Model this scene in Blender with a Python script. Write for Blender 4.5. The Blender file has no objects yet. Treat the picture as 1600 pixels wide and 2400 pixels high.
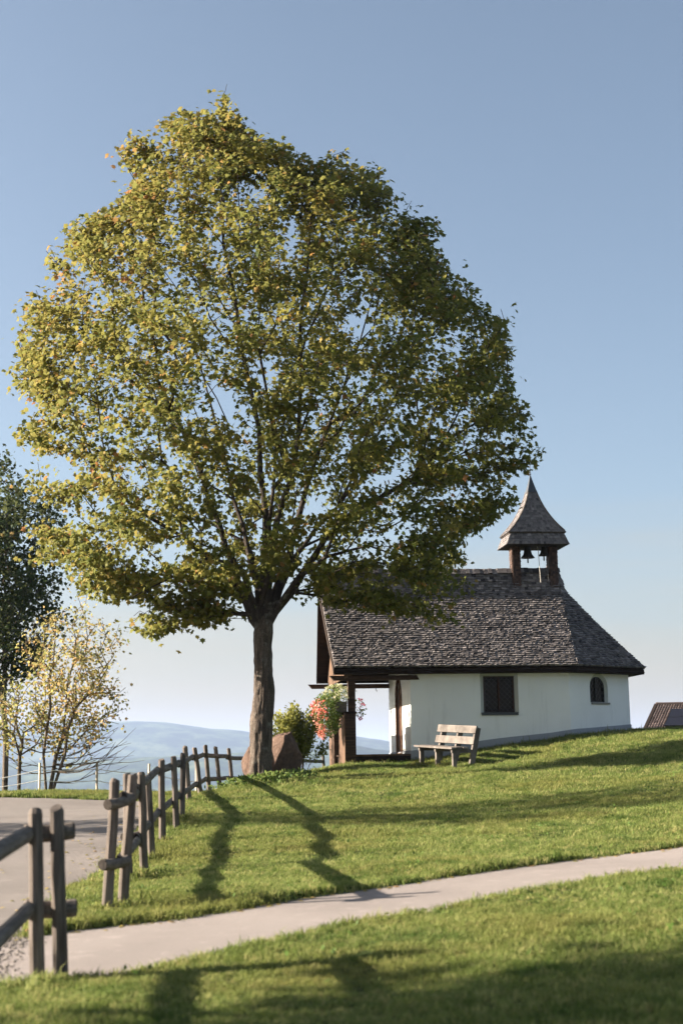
import bpy, bmesh, math, random
import numpy as np
from mathutils import Vector, Matrix, geometry
random.seed(7)
RNG = np.random.default_rng(7)
S = bpy.context.scene
COL = S.collection
R = math.radians

# ------------------------------------------------------------------ camera, light, sky, exposure
F = 3333.3
PITCH = R(9.87)
CAM = Vector((0, 0, 1.6))
cd = bpy.data.cameras.new("camera")
cam = bpy.data.objects.new("camera", cd)
COL.objects.link(cam)
cam.location = CAM
ROLL = R(0.9)
cam.matrix_world = Matrix.Translation(CAM) @ Matrix.Rotation(R(90) + PITCH, 4, 'X') @ Matrix.Rotation(-ROLL, 4, 'Z')
cd.sensor_fit = 'VERTICAL'
cd.sensor_height = 36.0
cd.sensor_width = 24.0
cd.lens = 50.0
cd.clip_start = 0.2
cd.clip_end = 60000
cd.dof.use_dof = True
cd.dof.focus_distance = 32.5
cd.dof.aperture_fstop = 2.0
S.camera = cam

SUN_PHI, SUN_E = R(3.0), R(21.5)
sdir = Vector((-math.cos(SUN_PHI) * math.cos(SUN_E), math.sin(SUN_PHI) * math.cos(SUN_E), math.sin(SUN_E)))
sl = bpy.data.lights.new("sun", 'SUN')
sl.energy = 5.0
sl.angle = R(0.55)
sl.color = (1.0, 0.88, 0.73)
so = bpy.data.objects.new("sun", sl)
COL.objects.link(so)
so.rotation_euler = sdir.to_track_quat('Z', 'Y').to_euler()
so.location = (-40, 10, 40)

W = bpy.data.worlds.new("World")
S.world = W
W.use_nodes = True
wn = W.node_tree.nodes
wl = W.node_tree.links
sky = wn.new('ShaderNodeTexSky')
sky.sky_type = 'NISHITA'
sky.sun_disc = False
sky.sun_elevation = SUN_E
sky.sun_rotation = math.atan2(sdir.x, sdir.y)
sky.altitude = 900
sky.air_density = 1.0
sky.dust_density = 5.0
sky.ozone_density = 2.0
bg = wn['Background']
bg.inputs[1].default_value = 0.05
hs = wn.new('ShaderNodeHueSaturation')
hs.inputs['Saturation'].default_value = 0.85
wl.new(sky.outputs[0], hs.inputs['Color'])
tn = wn.new('ShaderNodeMix')
tn.data_type = 'RGBA'
tn.blend_type = 'MULTIPLY'
tn.inputs[0].default_value = 1.0
tn.inputs[7].default_value = (0.875, 0.885, 0.84, 1)
wl.new(hs.outputs[0], tn.inputs[6])
tcw = wn.new('ShaderNodeTexCoord')
sep = wn.new('ShaderNodeSeparateXYZ')
wl.new(tcw.outputs['Generated'], sep.inputs[0])
mr = wn.new('ShaderNodeMapRange')
mr.interpolation_type = 'SMOOTHSTEP'
mr.inputs[1].default_value = 0.19
mr.inputs[2].default_value = -0.01
mr.inputs[3].default_value = 0.0
mr.inputs[4].default_value = 0.78
mpw = wn.new('ShaderNodeMapping')
mpw.inputs['Scale'].default_value = (1.6, 1.6, 14.0)
wl.new(tcw.outputs['Generated'], mpw.inputs['Vector'])
nzw = wn.new('ShaderNodeTexNoise')
nzw.inputs['Scale'].default_value = 2.2
nzw.inputs['Detail'].default_value = 5
wl.new(mpw.outputs[0], nzw.inputs['Vector'])
sh_z = wn.new('ShaderNodeMath')      # uneven upper edge of the haze: faint veils
sh_z.operation = 'MULTIPLY_ADD'
sh_z.inputs[1].default_value = -0.14
wl.new(nzw.outputs['Fac'], sh_z.inputs[0])
ofs = wn.new('ShaderNodeMath')
ofs.operation = 'ADD'
ofs.inputs[1].default_value = 0.07
wl.new(sep.outputs['Z'], ofs.inputs[0])
wl.new(ofs.outputs[0], sh_z.inputs[2])
wl.new(sh_z.outputs[0], mr.inputs[0])
hz = wn.new('ShaderNodeMix')
hz.data_type = 'RGBA'
hz.inputs[7].default_value = (3.1, 2.55, 1.65, 1)
wl.new(mr.outputs[0], hz.inputs[0])
wl.new(tn.outputs[2], hz.inputs[6])
wl.new(hz.outputs[2], bg.inputs[0])

S.view_settings.view_transform = 'Standard'
S.view_settings.look = 'None'
S.view_settings.gamma = 1.0
S.view_settings.exposure = 2.2
S.cycles.use_denoising = True
try:
    S.cycles.denoiser = 'OPENIMAGEDENOISE'
    S.cycles.denoising_input_passes = 'RGB_ALBEDO_NORMAL'
    S.cycles.denoising_prefilter = 'ACCURATE'
except Exception:
    pass
S.cycles.max_bounces = 6
S.cycles.transparent_max_bounces = 8
S.cycles.volume_bounces = 0
S.cycles.use_adaptive_sampling = True
S.cycles.adaptive_threshold = 0.01

CS, SN = math.cos(PITCH), math.sin(PITCH)
def ray(px, py):
    a, b = (px - 800) / F, (1200 - py) / F
    x = a * math.cos(ROLL) + b * math.sin(ROLL)
    yv = -a * math.sin(ROLL) + b * math.cos(ROLL)
    return Vector((x, CS - yv * SN, SN + yv * CS))
def P(px, py, Y):
    """world point seen at a pixel of the 1600x2400 photograph, at distance Y"""
    d = ray(px, py)
    return CAM + d * (Y / d.y)

# ------------------------------------------------------------------ helpers
def tag(o, label=None, cat=None, group=None, kind=None):
    if label: o['label'] = label
    if cat: o['category'] = cat
    if group: o['group'] = group
    if kind: o['kind'] = kind
    return o

def empty(name, loc, rz=0, label=None, cat=None, group=None):
    o = bpy.data.objects.new(name, None)
    COL.objects.link(o)
    o.location = loc
    o.rotation_euler = (0, 0, rz)
    o.empty_display_size = 0.3
    return tag(o, label, cat, group)

class MB:
    def __init__(s):
        s.v, s.f = [], []
        s.tint = []
    def add(s, vs, fs, t=0.5):
        n = len(s.v)
        s.v.extend([tuple(p) for p in vs])
        s.f.extend([tuple(n + i for i in f) for f in fs])
        s.tint.extend([t] * len(vs))
    def box(s, a, b, t=0.5):
        x0, y0, z0 = a; x1, y1, z1 = b
        s.add([(x0, y0, z0), (x1, y0, z0), (x1, y1, z0), (x0, y1, z0), (x0, y0, z1), (x1, y0, z1), (x1, y1, z1), (x0, y1, z1)],
              [(0, 3, 2, 1), (4, 5, 6, 7), (0, 1, 5, 4), (1, 2, 6, 5), (2, 3, 7, 6), (3, 0, 4, 7)], t)
    def obox(s, o, ax, ay, az, t=0.5):
        """box from a corner o with three edge vectors"""
        o, ax, ay, az = Vector(o), Vector(ax), Vector(ay), Vector(az)
        v = [o, o + ax, o + ax + ay, o + ay]
        v += [p + az for p in v]
        s.add(v, [(0, 3, 2, 1), (4, 5, 6, 7), (0, 1, 5, 4), (1, 2, 6, 5), (2, 3, 7, 6), (3, 0, 4, 7)], t)
    def tube(s, pts, rad, n=8, cap=True, t=0.5, half=None):
        pts = [Vector(p) for p in pts]
        if not hasattr(rad, '__len__'): rad = [rad] * len(pts)
        rings = []
        ref = None
        for i, p in enumerate(pts):
            d = (pts[min(i + 1, len(pts) - 1)] - pts[max(i - 1, 0)])
            if d.length < 1e-9: d = Vector((0, 0, 1))
            d.normalize()
            if ref is None:
                ref = Vector((0, 0, 1)) if abs(d.z) < 0.9 else Vector((1, 0, 0))
            a = ref - d * ref.dot(d)
            if a.length < 1e-6: a = d.orthogonal()
            a.normalize()
            ref = a
            b = d.cross(a)
            ring = []
            for k in range(n):
                an = 2 * math.pi * k / n
                c, sn_ = math.cos(an), math.sin(an)
                q = a * c + b * sn_
                if half is not None:
                    h = q.dot(half)
                    if h < 0.15: q = q - half * (h - 0.15) * 0.9
                ring.append(p + q * rad[i])
            rings.append(ring)
        vs = [q for r in rings for q in r]
        fs = []
        for i in range(len(pts) - 1):
            for k in range(n):
                k2 = (k + 1) % n
                fs.append((i * n + k, i * n + k2, (i + 1) * n + k2, (i + 1) * n + k))
        if cap:
            fs.append(tuple(range(n - 1, -1, -1)))
            fs.append(tuple((len(pts) - 1) * n + k for k in range(n)))
        s.add(vs, fs, t)
    def poly(s, outer, holes, o, ux, uz, t=0.5):
        """flat polygon with holes; 2D coordinates along ux and uz from o"""
        o, ux, uz = Vector(o), Vector(ux), Vector(uz)
        loops = [[Vector((a, b, 0)) for a, b in outer]] + [[Vector((a, b, 0)) for a, b in h] for h in holes]
        tris = geometry.tessellate_polygon(loops)
        flat = [p for l in loops for p in l]
        s.add([o + ux * p.x + uz * p.y for p in flat], [tuple(q) for q in tris], t)
    def lathe(s, prof, c, n=20, t=0.5):
        c = Vector(c)
        vs, fs = [], []
        for r, z in prof:
            for k in range(n):
                a = 2 * math.pi * k / n
                vs.append(c + Vector((r * math.cos(a), r * math.sin(a), z)))
        for i in range(len(prof) - 1):
            for k in range(n):
                k2 = (k + 1) % n
                fs.append((i * n + k, i * n + k2, (i + 1) * n + k2, (i + 1) * n + k))
        s.add(vs, fs, t)
    def build(s, name, mat, parent=None, smooth=False, kind=None, weld=False):
        me = bpy.data.meshes.new(name)
        me.from_pydata(s.v, [], s.f)
        if weld or True:
            bm = bmesh.new()
            bm.from_mesh(me)
            if weld: bmesh.ops.remove_doubles(bm, verts=bm.verts, dist=1e-4)
            bmesh.ops.recalc_face_normals(bm, faces=bm.faces)
            bm.to_mesh(me)
            bm.free()
        if not weld and len(set(s.tint)) > 1:
            at = me.attributes.new('tint', 'FLOAT', 'POINT')
            at.data.foreach_set('value', s.tint)
        if smooth:
            me.polygons.foreach_set('use_smooth', [True] * len(me.polygons))
        me.materials.append(mat)
        o = bpy.data.objects.new(name, me)
        COL.objects.link(o)
        if parent: o.parent = parent
        if kind: o['kind'] = kind
        return o

def npmesh(name, V, Fq, mat, parent=None, tint=None, kind=None, smooth=False):
    """mesh from numpy arrays; Fq (n,k) all faces of k corners"""
    me = bpy.data.meshes.new(name)
    n, k = Fq.shape
    me.vertices.add(len(V))
    me.vertices.foreach_set('co', V.astype(np.float32).ravel())
    me.loops.add(n * k)
    me.loops.foreach_set('vertex_index', Fq.astype(np.int32).ravel())
    me.polygons.add(n)
    me.polygons.foreach_set('loop_start', np.arange(0, n * k, k, dtype=np.int32))
    me.polygons.foreach_set('loop_total', np.full(n, k, dtype=np.int32))
    if smooth: me.polygons.foreach_set('use_smooth', np.ones(n, dtype=bool))
    if tint is not None:
        at = me.attributes.new('tint', 'FLOAT', 'POINT')
        at.data.foreach_set('value', tint.astype(np.float32))
    me.update(calc_edges=True)
    me.validate()
    me.materials.append(mat)
    o = bpy.data.objects.new(name, me)
    COL.objects.link(o)
    if parent: o.parent = parent
    if kind: o['kind'] = kind
    return o

# ------------------------------------------------------------------ materials
class Mat:
    def __init__(s, name, rough=0.8, spec=0.3):
        s.m = bpy.data.materials.new(name)
        s.m.use_nodes = True
        s.n, s.l = s.m.node_tree.nodes, s.m.node_tree.links
        s.b = s.n['Principled BSDF']
        s.b.inputs['Roughness'].default_value = rough
        s.b.inputs['Specular IOR Level'].default_value = spec
        s.tc = s.n.new('ShaderNodeTexCoord')
    def noise(s, scale, detail=4, stretch=(1, 1, 1), rough=0.55, w=None):
        mp = s.n.new('ShaderNodeMapping')
        mp.inputs['Scale'].default_value = stretch
        s.l.new(s.tc.outputs['Object'], mp.inputs['Vector'])
        t = s.n.new('ShaderNodeTexNoise')
        t.inputs['Scale'].default_value = scale
        t.inputs['Detail'].default_value = detail
        t.inputs['Roughness'].default_value = rough
        s.l.new(mp.outputs[0], t.inputs['Vector'])
        return t.outputs['Fac']
    def ramp(s, fac, stops):
        r = s.n.new('ShaderNodeValToRGB')
        e = r.color_ramp.elements
        while len(e) < len(stops): e.new(0.5)
        for i, (p, c) in enumerate(stops):
            e[i].position = p
            e[i].color = (*c, 1)
        s.l.new(fac, r.inputs['Fac'])
        return r.outputs['Color']
    def mix(s, a, b, fac, mode='MIX'):
        m = s.n.new('ShaderNodeMix')
        m.data_type = 'RGBA'
        m.blend_type = mode
        for sock, val in ((m.inputs[6], a), (m.inputs[7], b)):
            if isinstance(val, tuple): sock.default_value = (*val, 1)
            else: s.l.new(val, sock)
        if isinstance(fac, float): m.inputs[0].default_value = fac
        else: s.l.new(fac, m.inputs[0])
        return m.outputs[2]
    def attr(s, name):
        a = s.n.new('ShaderNodeAttribute')
        a.attribute_name = name
        return a.outputs['Fac']
    def color(s, c): 
        if isinstance(c, tuple): s.b.inputs['Base Color'].default_value = (*c, 1)
        else: s.l.new(c, s.b.inputs['Base Color'])
        return s
    def bump(s, h, strength=0.5, dist=0.02):
        b = s.n.new('ShaderNodeBump')
        b.inputs['Strength'].default_value = strength
        b.inputs['Distance'].default_value = dist
        s.l.new(h, b.inputs['Height'])
        s.l.new(b.outputs[0], s.b.inputs['Normal'])
        return s

def wood(name, dark, light, stretch, scale=14, rough=0.85, bump=0.5):
    m = Mat(name, rough, 0.2)
    g = m.noise(scale, 5, stretch)
    pz = m.noise(3.0, 3)
    c = m.ramp(g, [(0.3, dark), (0.7, light)])
    c2 = m.mix(c, tuple(x * 0.55 for x in dark), m.ramp(pz, [(0.5, (0, 0, 0)), (0.75, (0.6, 0.6, 0.6))]))
    m.color(c2).bump(g, bump, 0.01)
    return m.m

M = {}
GREYZ = (1, 1, 0.08)
M['post'] = wood('weathered_post_wood', (0.062, 0.050, 0.043), (0.185, 0.152, 0.128), GREYZ, 30)
M['rail'] = wood('weathered_rail_wood', (0.070, 0.058, 0.050), (0.195, 0.165, 0.140), (1, 0.08, 1), 30)
M['endgrain'] = wood('dark_rail_end', (0.02, 0.016, 0.014), (0.06, 0.048, 0.04), (1, 1, 1), 30)
M['steel'] = Mat('galvanised_steel', 0.35, 0.5).color((0.55, 0.55, 0.55)).m
M['brownwood_z'] = wood('brown_boards', (0.066, 0.039, 0.026), (0.165, 0.100, 0.064), (1, 1, 0.06), 26)
M['brownwood_shade_x'] = wood('brown_wood_shade_tone', (0.028, 0.017, 0.012), (0.08, 0.047, 0.03), (0.06, 1, 1), 26)  # same brown wood as the boards, darkened in colour for shade
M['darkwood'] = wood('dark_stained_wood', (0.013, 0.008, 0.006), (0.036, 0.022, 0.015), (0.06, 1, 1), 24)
M['benchwood'] = wood('bleached_bench_wood', (0.085, 0.073, 0.065), (0.185, 0.16, 0.142), (1, 1, 1), 5)
M['floorwood'] = wood('porch_planks', (0.06, 0.036, 0.022), (0.15, 0.09, 0.055), (0.06, 1, 1), 20)
def plaster(name, base, stain):
    m = Mat(name, 0.9, 0.2)
    n1 = m.noise(1.1, 4)
    n2 = m.noise(60, 3)
    n3 = m.noise(7, 4)
    c = m.mix(base, stain, m.ramp(n1, [(0.45, (0, 0, 0)), (0.85, (0.5, 0.5, 0.5))]))
    st = m.noise(4, 5, (1, 1, 0.12), 0.7)
    c = m.mix(c, tuple(q * .72 for q in stain), m.ramp(st, [(0.56, (0, 0, 0)), (0.8, (0.45, 0.45, 0.45))]))
    mx = m.n.new('ShaderNodeMath'); mx.operation = 'ADD'
    m.l.new(n2, mx.inputs[0]); m.l.new(n3, mx.inputs[1])
    m.color(c).bump(mx.outputs[0], 0.35, 0.012)
    return m.m
M['plaster'] = plaster('white_plaster', (0.80, 0.80, 0.77), (0.66, 0.66, 0.63))
M['reveal'] = plaster('reveal_plaster_shade_tone', (0.50, 0.51, 0.47), (0.42, 0.43, 0.40))  # wall plaster toned down: shade inside the splayed reveals put into colour
M['plinth'] = plaster('grey_plinth', (0.30, 0.31, 0.33), (0.22, 0.23, 0.25))
M['stonewhite'] = plaster('pale_footing', (0.5, 0.47, 0.42), (0.3, 0.28, 0.25))
def shingle(name, lo, hi):
    m = Mat(name, 0.75, 0.35)
    t = m.attr('tint')
    c = m.ramp(t, [(0.0, lo), (0.8, hi), (1.0, tuple(x * 1.35 for x in hi))])
    g = m.noise(40, 4, (1, 1, 0.3))
    c = m.mix(c, tuple(x * 0.5 for x in lo), m.ramp(g, [(0.5, (0, 0, 0)), (0.8, (0.7, 0.7, 0.7))]))
    m.color(c).bump(g, 0.5, 0.01)
    return m.m
M['shingle'] = shingle('weathered_grey_shingles', (0.032, 0.029, 0.031), (0.23, 0.205, 0.20))
M['redshingle'] = shingle('brown_post_shingles', (0.034, 0.020, 0.015), (0.10, 0.058, 0.042))
M['bronze'] = Mat('dark_bronze', 0.5, 0.5).color((0.03, 0.028, 0.026)).m
M['iron'] = Mat('black_iron', 0.6, 0.4).color((0.012, 0.012, 0.013)).m
M['lattice'] = Mat('dull_iron_lattice', 0.5, 0.5).color((0.03, 0.028, 0.027)).m
M['rope'] = Mat('pale_rope', 0.9, 0.1).color((0.45, 0.42, 0.38)).m
M['capmetal'] = Mat('dark_sheet_metal', 0.55, 0.5).color((0.045, 0.05, 0.06)).m
M['glass'] = Mat('window_glass_room_dark', 0.12, 0.2).color((0.014, 0.011, 0.010)).m  # opaque pane, dark of the unlit room behind put into its colour
M['sill'] = Mat('dark_sill', 0.6, 0.4).color((0.05, 0.055, 0.06)).m
M['stonesill'] = Mat('stone_sill', 0.8, 0.3).color((0.2, 0.19, 0.17)).m
M['door'] = wood('dark_door_wood', (0.05, 0.02, 0.012), (0.12, 0.05, 0.03), (1, 1, 0.06), 26)

def asphalt(name, c0, c1):
    m = Mat(name, 0.9, 0.25)
    n = m.noise(160, 3, rough=0.8)
    big = m.noise(0.5, 4)
    mid = m.noise(5, 5, (1, 1, 1), 0.7)
    c = m.ramp(n, [(0.3, c0), (0.72, c1)])
    c = m.mix(c, tuple(x * 0.7 for x in c0), m.ramp(big, [(0.4, (0, 0, 0)), (0.75, (0.6, 0.6, 0.6))]))
    c = m.mix(c, tuple(x * 1.25 for x in c1), m.ramp(mid, [(0.55, (0, 0, 0)), (0.8, (0.5, 0.5, 0.5))]))
    m.color(c).bump(n, 0.7, 0.012)
    return m.m
M['road'] = asphalt('pale_asphalt', (0.135, 0.118, 0.108), (0.25, 0.222, 0.205))
M['path'] = asphalt('path_asphalt', (0.195, 0.170, 0.157), (0.345, 0.300, 0.278))

def soil():
    m = Mat('lawn_soil', 0.95, 0.1)
    n = m.noise(9, 6, rough=0.7)
    n2 = m.noise(0.35, 4)
    c = m.ramp(n, [(0.25, (0.016, 0.022, 0.007)), (0.6, (0.035, 0.052, 0.013)), (0.85, (0.07, 0.08, 0.027))])
    c = m.mix(c, (0.07, 0.075, 0.024), m.ramp(n2, [(0.45, (0, 0, 0)), (0.8, (0.6, 0.6, 0.6))]))
    m.color(c).bump(n, 0.8, 0.05)
    return m.m
M['ground'] = soil()
def hillmat():
    m = Mat('wooded_hill', 0.95, 0.1)
    n = m.noise(0.012, 6, rough=0.65)
    c = m.ramp(n, [(0.44, (0.014, 0.026, 0.014)), (0.54, (0.04, 0.065, 0.028)), (0.66, (0.10, 0.125, 0.055))])
    m.color(c)
    return m.m
M['hill'] = hillmat()

def leafmat(name, stops, trans=0.45, rough=0.6):
    m = Mat(name, rough, 0.12)
    t = m.attr('tint')
    c = m.ramp(t, stops)
    m.color(c)
    tr = m.n.new('ShaderNodeBsdfTranslucent')
    tc = m.mix(c, (1.0, 1.0, 0.45), 0.12)
    m.l.new(tc, tr.inputs['Color'])
    mx = m.n.new('ShaderNodeMixShader')
    mx.inputs[0].default_value = trans
    out = m.n['Material Output']
    m.l.new(m.b.outputs[0], mx.inputs[1])
    m.l.new(tr.outputs[0], mx.inputs[2])
    m.l.new(mx.outputs[0], out.inputs['Surface'])
    return m.m
M['maple'] = leafmat('maple_leaves', [(0.0, (0.026, 0.045, 0.008)), (0.40, (0.088, 0.108, 0.015)), (0.70, (0.195, 0.175, 0.028)), (0.90, (0.26, 0.18, 0.038)), (1.0, (0.36, 0.15, 0.05))], 0.36)
M['shadedleaf'] = leafmat('shade_dark_leaves', [(0.0, (0.014, 0.026, 0.009)), (0.6, (0.036, 0.06, 0.018)), (0.95, (0.075, 0.09, 0.025)), (1.0, (0.2, 0.13, 0.03))], 0.25)  # shade on the crown put into the dark leaf colour
M['yellowleaf'] = leafmat('yellow_leaves', [(0.0, (0.10, 0.12, 0.03)), (0.45, (0.22, 0.20, 0.06)), (0.75, (0.38, 0.29, 0.10)), (1.0, (0.48, 0.28, 0.13))], 0.5)
M['shrub'] = leafmat('shrub_leaves', [(0.0, (0.05, 0.075, 0.012)), (0.6, (0.13, 0.15, 0.025)), (1.0, (0.24, 0.23, 0.05))], 0.4)
M['weed'] = leafmat('weed_leaves', [(0.0, (0.035, 0.075, 0.012)), (0.6, (0.08, 0.14, 0.025)), (1.0, (0.17, 0.2, 0.05))], 0.35)
M['redflower'] = leafmat('red_petals', [(0.0, (0.58, 0.09, 0.08)), (0.5, (0.72, 0.25, 0.21)), (1.0, (0.80, 0.48, 0.42))], 0.3)
M['whiteflower'] = leafmat('white_petals', [(0.0, (0.30, 0.34, 0.14)), (0.5, (0.60, 0.58, 0.40)), (1.0, (0.78, 0.74, 0.60))], 0.3)
M['pinkflower'] = leafmat('pink_petals', [(0.0, (0.5, 0.03, 0.10)), (1.0, (0.75, 0.12, 0.24))], 0.3)

def grassmat():
    m = Mat('grass_blades', 0.6, 0.08)
    oi = m.n.new('ShaderNodeObjectInfo')
    geo = m.n.new('ShaderNodeNewGeometry')
    def wnoise(sc, det=3):
        t = m.n.new('ShaderNodeTexNoise')
        t.inputs['Scale'].default_value = sc
        t.inputs['Detail'].default_value = det
        m.l.new(geo.outputs['Position'], t.inputs['Vector'])
        return t.outputs['Fac']
    c = m.ramp(oi.outputs['Random'], [(0.0, (0.100, 0.145, 0.032)), (0.6, (0.210, 0.255, 0.072)), (0.88, (0.34, 0.345, 0.130)), (1.0, (0.38, 0.34, 0.14))])
    c = m.mix(c, (0.215, 0.20, 0.06), m.ramp(wnoise(0.55, 5), [(0.47, (0, 0, 0)), (0.72, (0.75, 0.75, 0.75))]))
    c = m.mix(c, (0.045, 0.10, 0.018), m.ramp(wnoise(1.7, 4), [(0.52, (0, 0, 0)), (0.7, (0.7, 0.7, 0.7))]))
    m.color(c)
    tr = m.n.new('ShaderNodeBsdfTranslucent')
    m.l.new(c, tr.inputs['Color'])
    mx = m.n.new('ShaderNodeMixShader')
    mx.inputs[0].default_value = 0.4
    m.l.new(m.b.outputs[0], mx.inputs[1])
    m.l.new(tr.outputs[0], mx.inputs[2])
    m.l.new(mx.outputs[0], m.n['Material Output'].inputs['Surface'])
    return m.m
M['grass'] = grassmat()

def barkmat(name, lo, mid, hi):
    m = Mat(name, 0.95, 0.15)
    n = m.noise(9, 6, (1, 1, 0.22), 0.7)
    v = m.n.new('ShaderNodeTexVoronoi')
    mp = m.n.new('ShaderNodeMapping'); mp.inputs['Scale'].default_value = (26, 26, 7)
    m.l.new(m.tc.outputs['Object'], mp.inputs['Vector'])
    m.l.new(mp.outputs[0], v.inputs['Vector'])
    li = m.noise(5, 5)
    c = m.ramp(n, [(0.25, lo), (0.55, mid), (0.8, hi)])
    c = m.mix(c, (0.30, 0.29, 0.25), m.ramp(li, [(0.58, (0, 0, 0)), (0.7, (0.55, 0.55, 0.55))]))
    c = m.mix(c, tuple(x * 0.4 for x in lo), m.ramp(v.outputs['Distance'], [(0.55, (0, 0, 0)), (0.85, (0.75, 0.75, 0.75))]))
    ad = m.n.new('ShaderNodeMath'); ad.operation = 'SUBTRACT'
    m.l.new(n, ad.inputs[0]); m.l.new(v.outputs['Distance'], ad.inputs[1])
    m.color(c).bump(ad.outputs[0], 0.8, 0.025)
    return m.m
M['bark'] = barkmat('maple_bark', (0.035, 0.027, 0.022), (0.13, 0.102, 0.082), (0.34, 0.28, 0.235))
M['bough'] = barkmat('dark_bough_bark', (0.025, 0.02, 0.017), (0.07, 0.055, 0.045), (0.15, 0.125, 0.105))
M['bark2'] = barkmat('pale_bark', (0.07, 0.055, 0.042), (0.17, 0.135, 0.10), (0.30, 0.25, 0.19))
def stonemat():
    m = Mat('red_brown_boulder', 0.95, 0.15)
    n = m.noise(6, 7, rough=0.7)
    n2 = m.noise(1.7, 4)
    c = m.ramp(n, [(0.25, (0.045, 0.031, 0.025)), (0.55, (0.115, 0.074, 0.056)), (0.8, (0.22, 0.16, 0.125))])
    c = m.mix(c, (0.07, 0.06, 0.05), m.ramp(n2, [(0.55, (0, 0, 0)), (0.75, (0.6, 0.6, 0.6))]))
    m.color(c).bump(n, 1.0, 0.05)
    return m.m
M['boulder'] = stonemat()
M['rooftile'] = shingle('brown_roof_tiles', (0.085, 0.058, 0.048), (0.21, 0.155, 0.13))
M['panel'] = Mat('solar_panel_cells', 0.45, 0.15).color((0.012, 0.012, 0.018)).m
M['housewall'] = plaster('house_plaster', (0.6, 0.55, 0.47), (0.5, 0.45, 0.4))
M['stake'] = wood('pale_stake', (0.40, 0.33, 0.24), (0.6, 0.52, 0.4), GREYZ, 30)
M['wire'] = Mat('white_tape_wire', 0.6, 0.3).color((0.75, 0.74, 0.70)).m
M['gravel'] = asphalt('pale_gravel', (0.12, 0.105, 0.09), (0.30, 0.27, 0.24))

# ------------------------------------------------------------------ terrain
CT = []
def cp(px, py, Y): CT.append(tuple(P(px, py, Y)))
def cw(x, y, z): CT.append((x, y, z))
FENCE = [  # base px, base py, distance, top px, top py
    (250, 2139, 12.4, 271, 1827), (287, 2136, 12.6, 311, 1814),
    (303, 2071, 15.6, 297, 1813), (338, 2062, 15.9, 332, 1811),
    (356, 2017, 17.6, 346, 1816), (382, 1985, 19.2, 379, 1780),
    (414, 1954, 21.3, 407, 1773), (427, 1926, 23.2, 429, 1766)]
for b in FENCE: cp(b[0], b[1], b[2])
cp(88, 2303, 9.3); cp(145, 2311, 9.35)
cp(446, 1884, 27.5); cp(474, 1876, 30.5); cp(493, 1868, 33.5); cp(518, 1862, 36)
cw(-6, 10, 0.20); cw(-6, 14, 0.28); cw(-8, 20, 0.46); cw(-7, 27, 0.66); cw(-8, 34, 0.86); cw(-13, 22, 0.5); cw(-13, 34, 0.8); cw(-5, 35.5, 0.88)
cw(-4, 5, 0.13); cw(0, 5, 0.20); cw(4, 5, 0.5); cw(9, 6, 0.85); cw(-9, 5, 0.1)
cp(1600, 2027, 13.4); cp(1600, 1990, 15.6); cp(888, 2094, 12.7); cp(1250, 2050, 13.4)
cp(200, 2238, 10.1); cp(700, 2165, 11.0)
cp(600, 1838, 30); cp(690, 1828, 30.4); cp(560, 1842, 29.8); cp(540, 1880, 28)
cp(794, 1801, 33.8); cp(965, 1791, 34.3); cp(1113, 1766, 34.5); cp(1329, 1735, 34.8); cp(1486, 1716, 36.0)
cp(1049, 1806, 32.4); cp(1600, 1714, 36.5); cp(800, 1826, 31)
cp(600, 1965, 19.5); cp(800, 1965, 19.5); cp(1000, 1930, 21.5); cp(1250, 1880, 24); cp(1550, 1850, 23.5); cp(1550, 1780, 29)
cp(1250, 1800, 30); cp(620, 2060, 14.6); cp(730, 1905, 25)
cw(-3, 41, 0.5); cw(1, 41, 0.9); cw(4, 41, 1.5); cw(8, 41, 2.0); cw(13, 39, 2.4); cw(13, 28, 2.1); cw(13, 18, 1.4)
CT = np.array(CT)
def _tps(P0, z, lam):
    n = len(P0)
    d = np.linalg.norm(P0[:, None] - P0[None], axis=2)
    K = np.where(d > 1e-9, d * d * np.log(d + 1e-12), 0) + lam * np.eye(n)
    A = np.zeros((n + 3, n + 3))
    A[:n, :n] = K; A[:n, n] = 1; A[:n, n + 1:] = P0; A[n, :n] = 1; A[n + 1:, :n] = P0.T
    return np.linalg.solve(A, np.concatenate([z, [0, 0, 0]]))
TW = _tps(CT[:, :2], CT[:, 2], 0.35)
def smooth(a, b, x):
    t = np.clip((x - a) / (b - a), 0, 1)
    return t * t * (3 - 2 * t)
def ncoh(x, y):
    return (np.sin(x * 1.7 + 1.3 * np.sin(y * .9)) * np.sin(y * 1.4 + .7 + np.sin(x * .8))
            + 0.5 * np.sin(x * 4.1 + y * 1.1) * np.sin(y * 3.7 - x * 1.3 + 2))
def base_h(x, y):
    """smooth hill surface, metres, before turf relief"""
    x = np.asarray(x, float); y = np.asarray(y, float)
    sh = x.shape
    xf, yf = x.ravel(), y.ravel()
    xc, yc = np.clip(xf, -12, 13), np.clip(yf, 3, 40)
    out = np.empty(len(xf))
    for i in range(0, len(xf), 20000):
        q = np.stack([xc[i:i + 20000], yc[i:i + 20000]], 1)
        d = np.linalg.norm(q[:, None] - CT[None, :, :2], axis=2)
        out[i:i + 20000] = (np.where(d > 1e-9, d * d * np.log(d + 1e-12), 0) @ TW[:len(CT)]) + TW[len(CT)] + q @ TW[len(CT) + 1:]
    edge = 35.0 + smooth(-3, 1, xf) * 4.5 + smooth(6, 12, xf) * 2.5
    d = np.maximum(0, yf - edge)
    drop = np.where(d < 8, 0.028 * d * d, 0.028 * 64 + (d - 8) * 0.448) * (1 - 0.55 * smooth(8, 30, xf) * (1 - smooth(70, 150, yf)))
    out = out - drop
    r = np.hypot(xf, yf - 20)
    out = out - np.maximum(0, r - 60) * 0.25 * (yf < 40)
    return np.maximum(out, -170 + 4 * np.sin(xf / 300) * np.sin(yf / 410)).reshape(sh)

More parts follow.
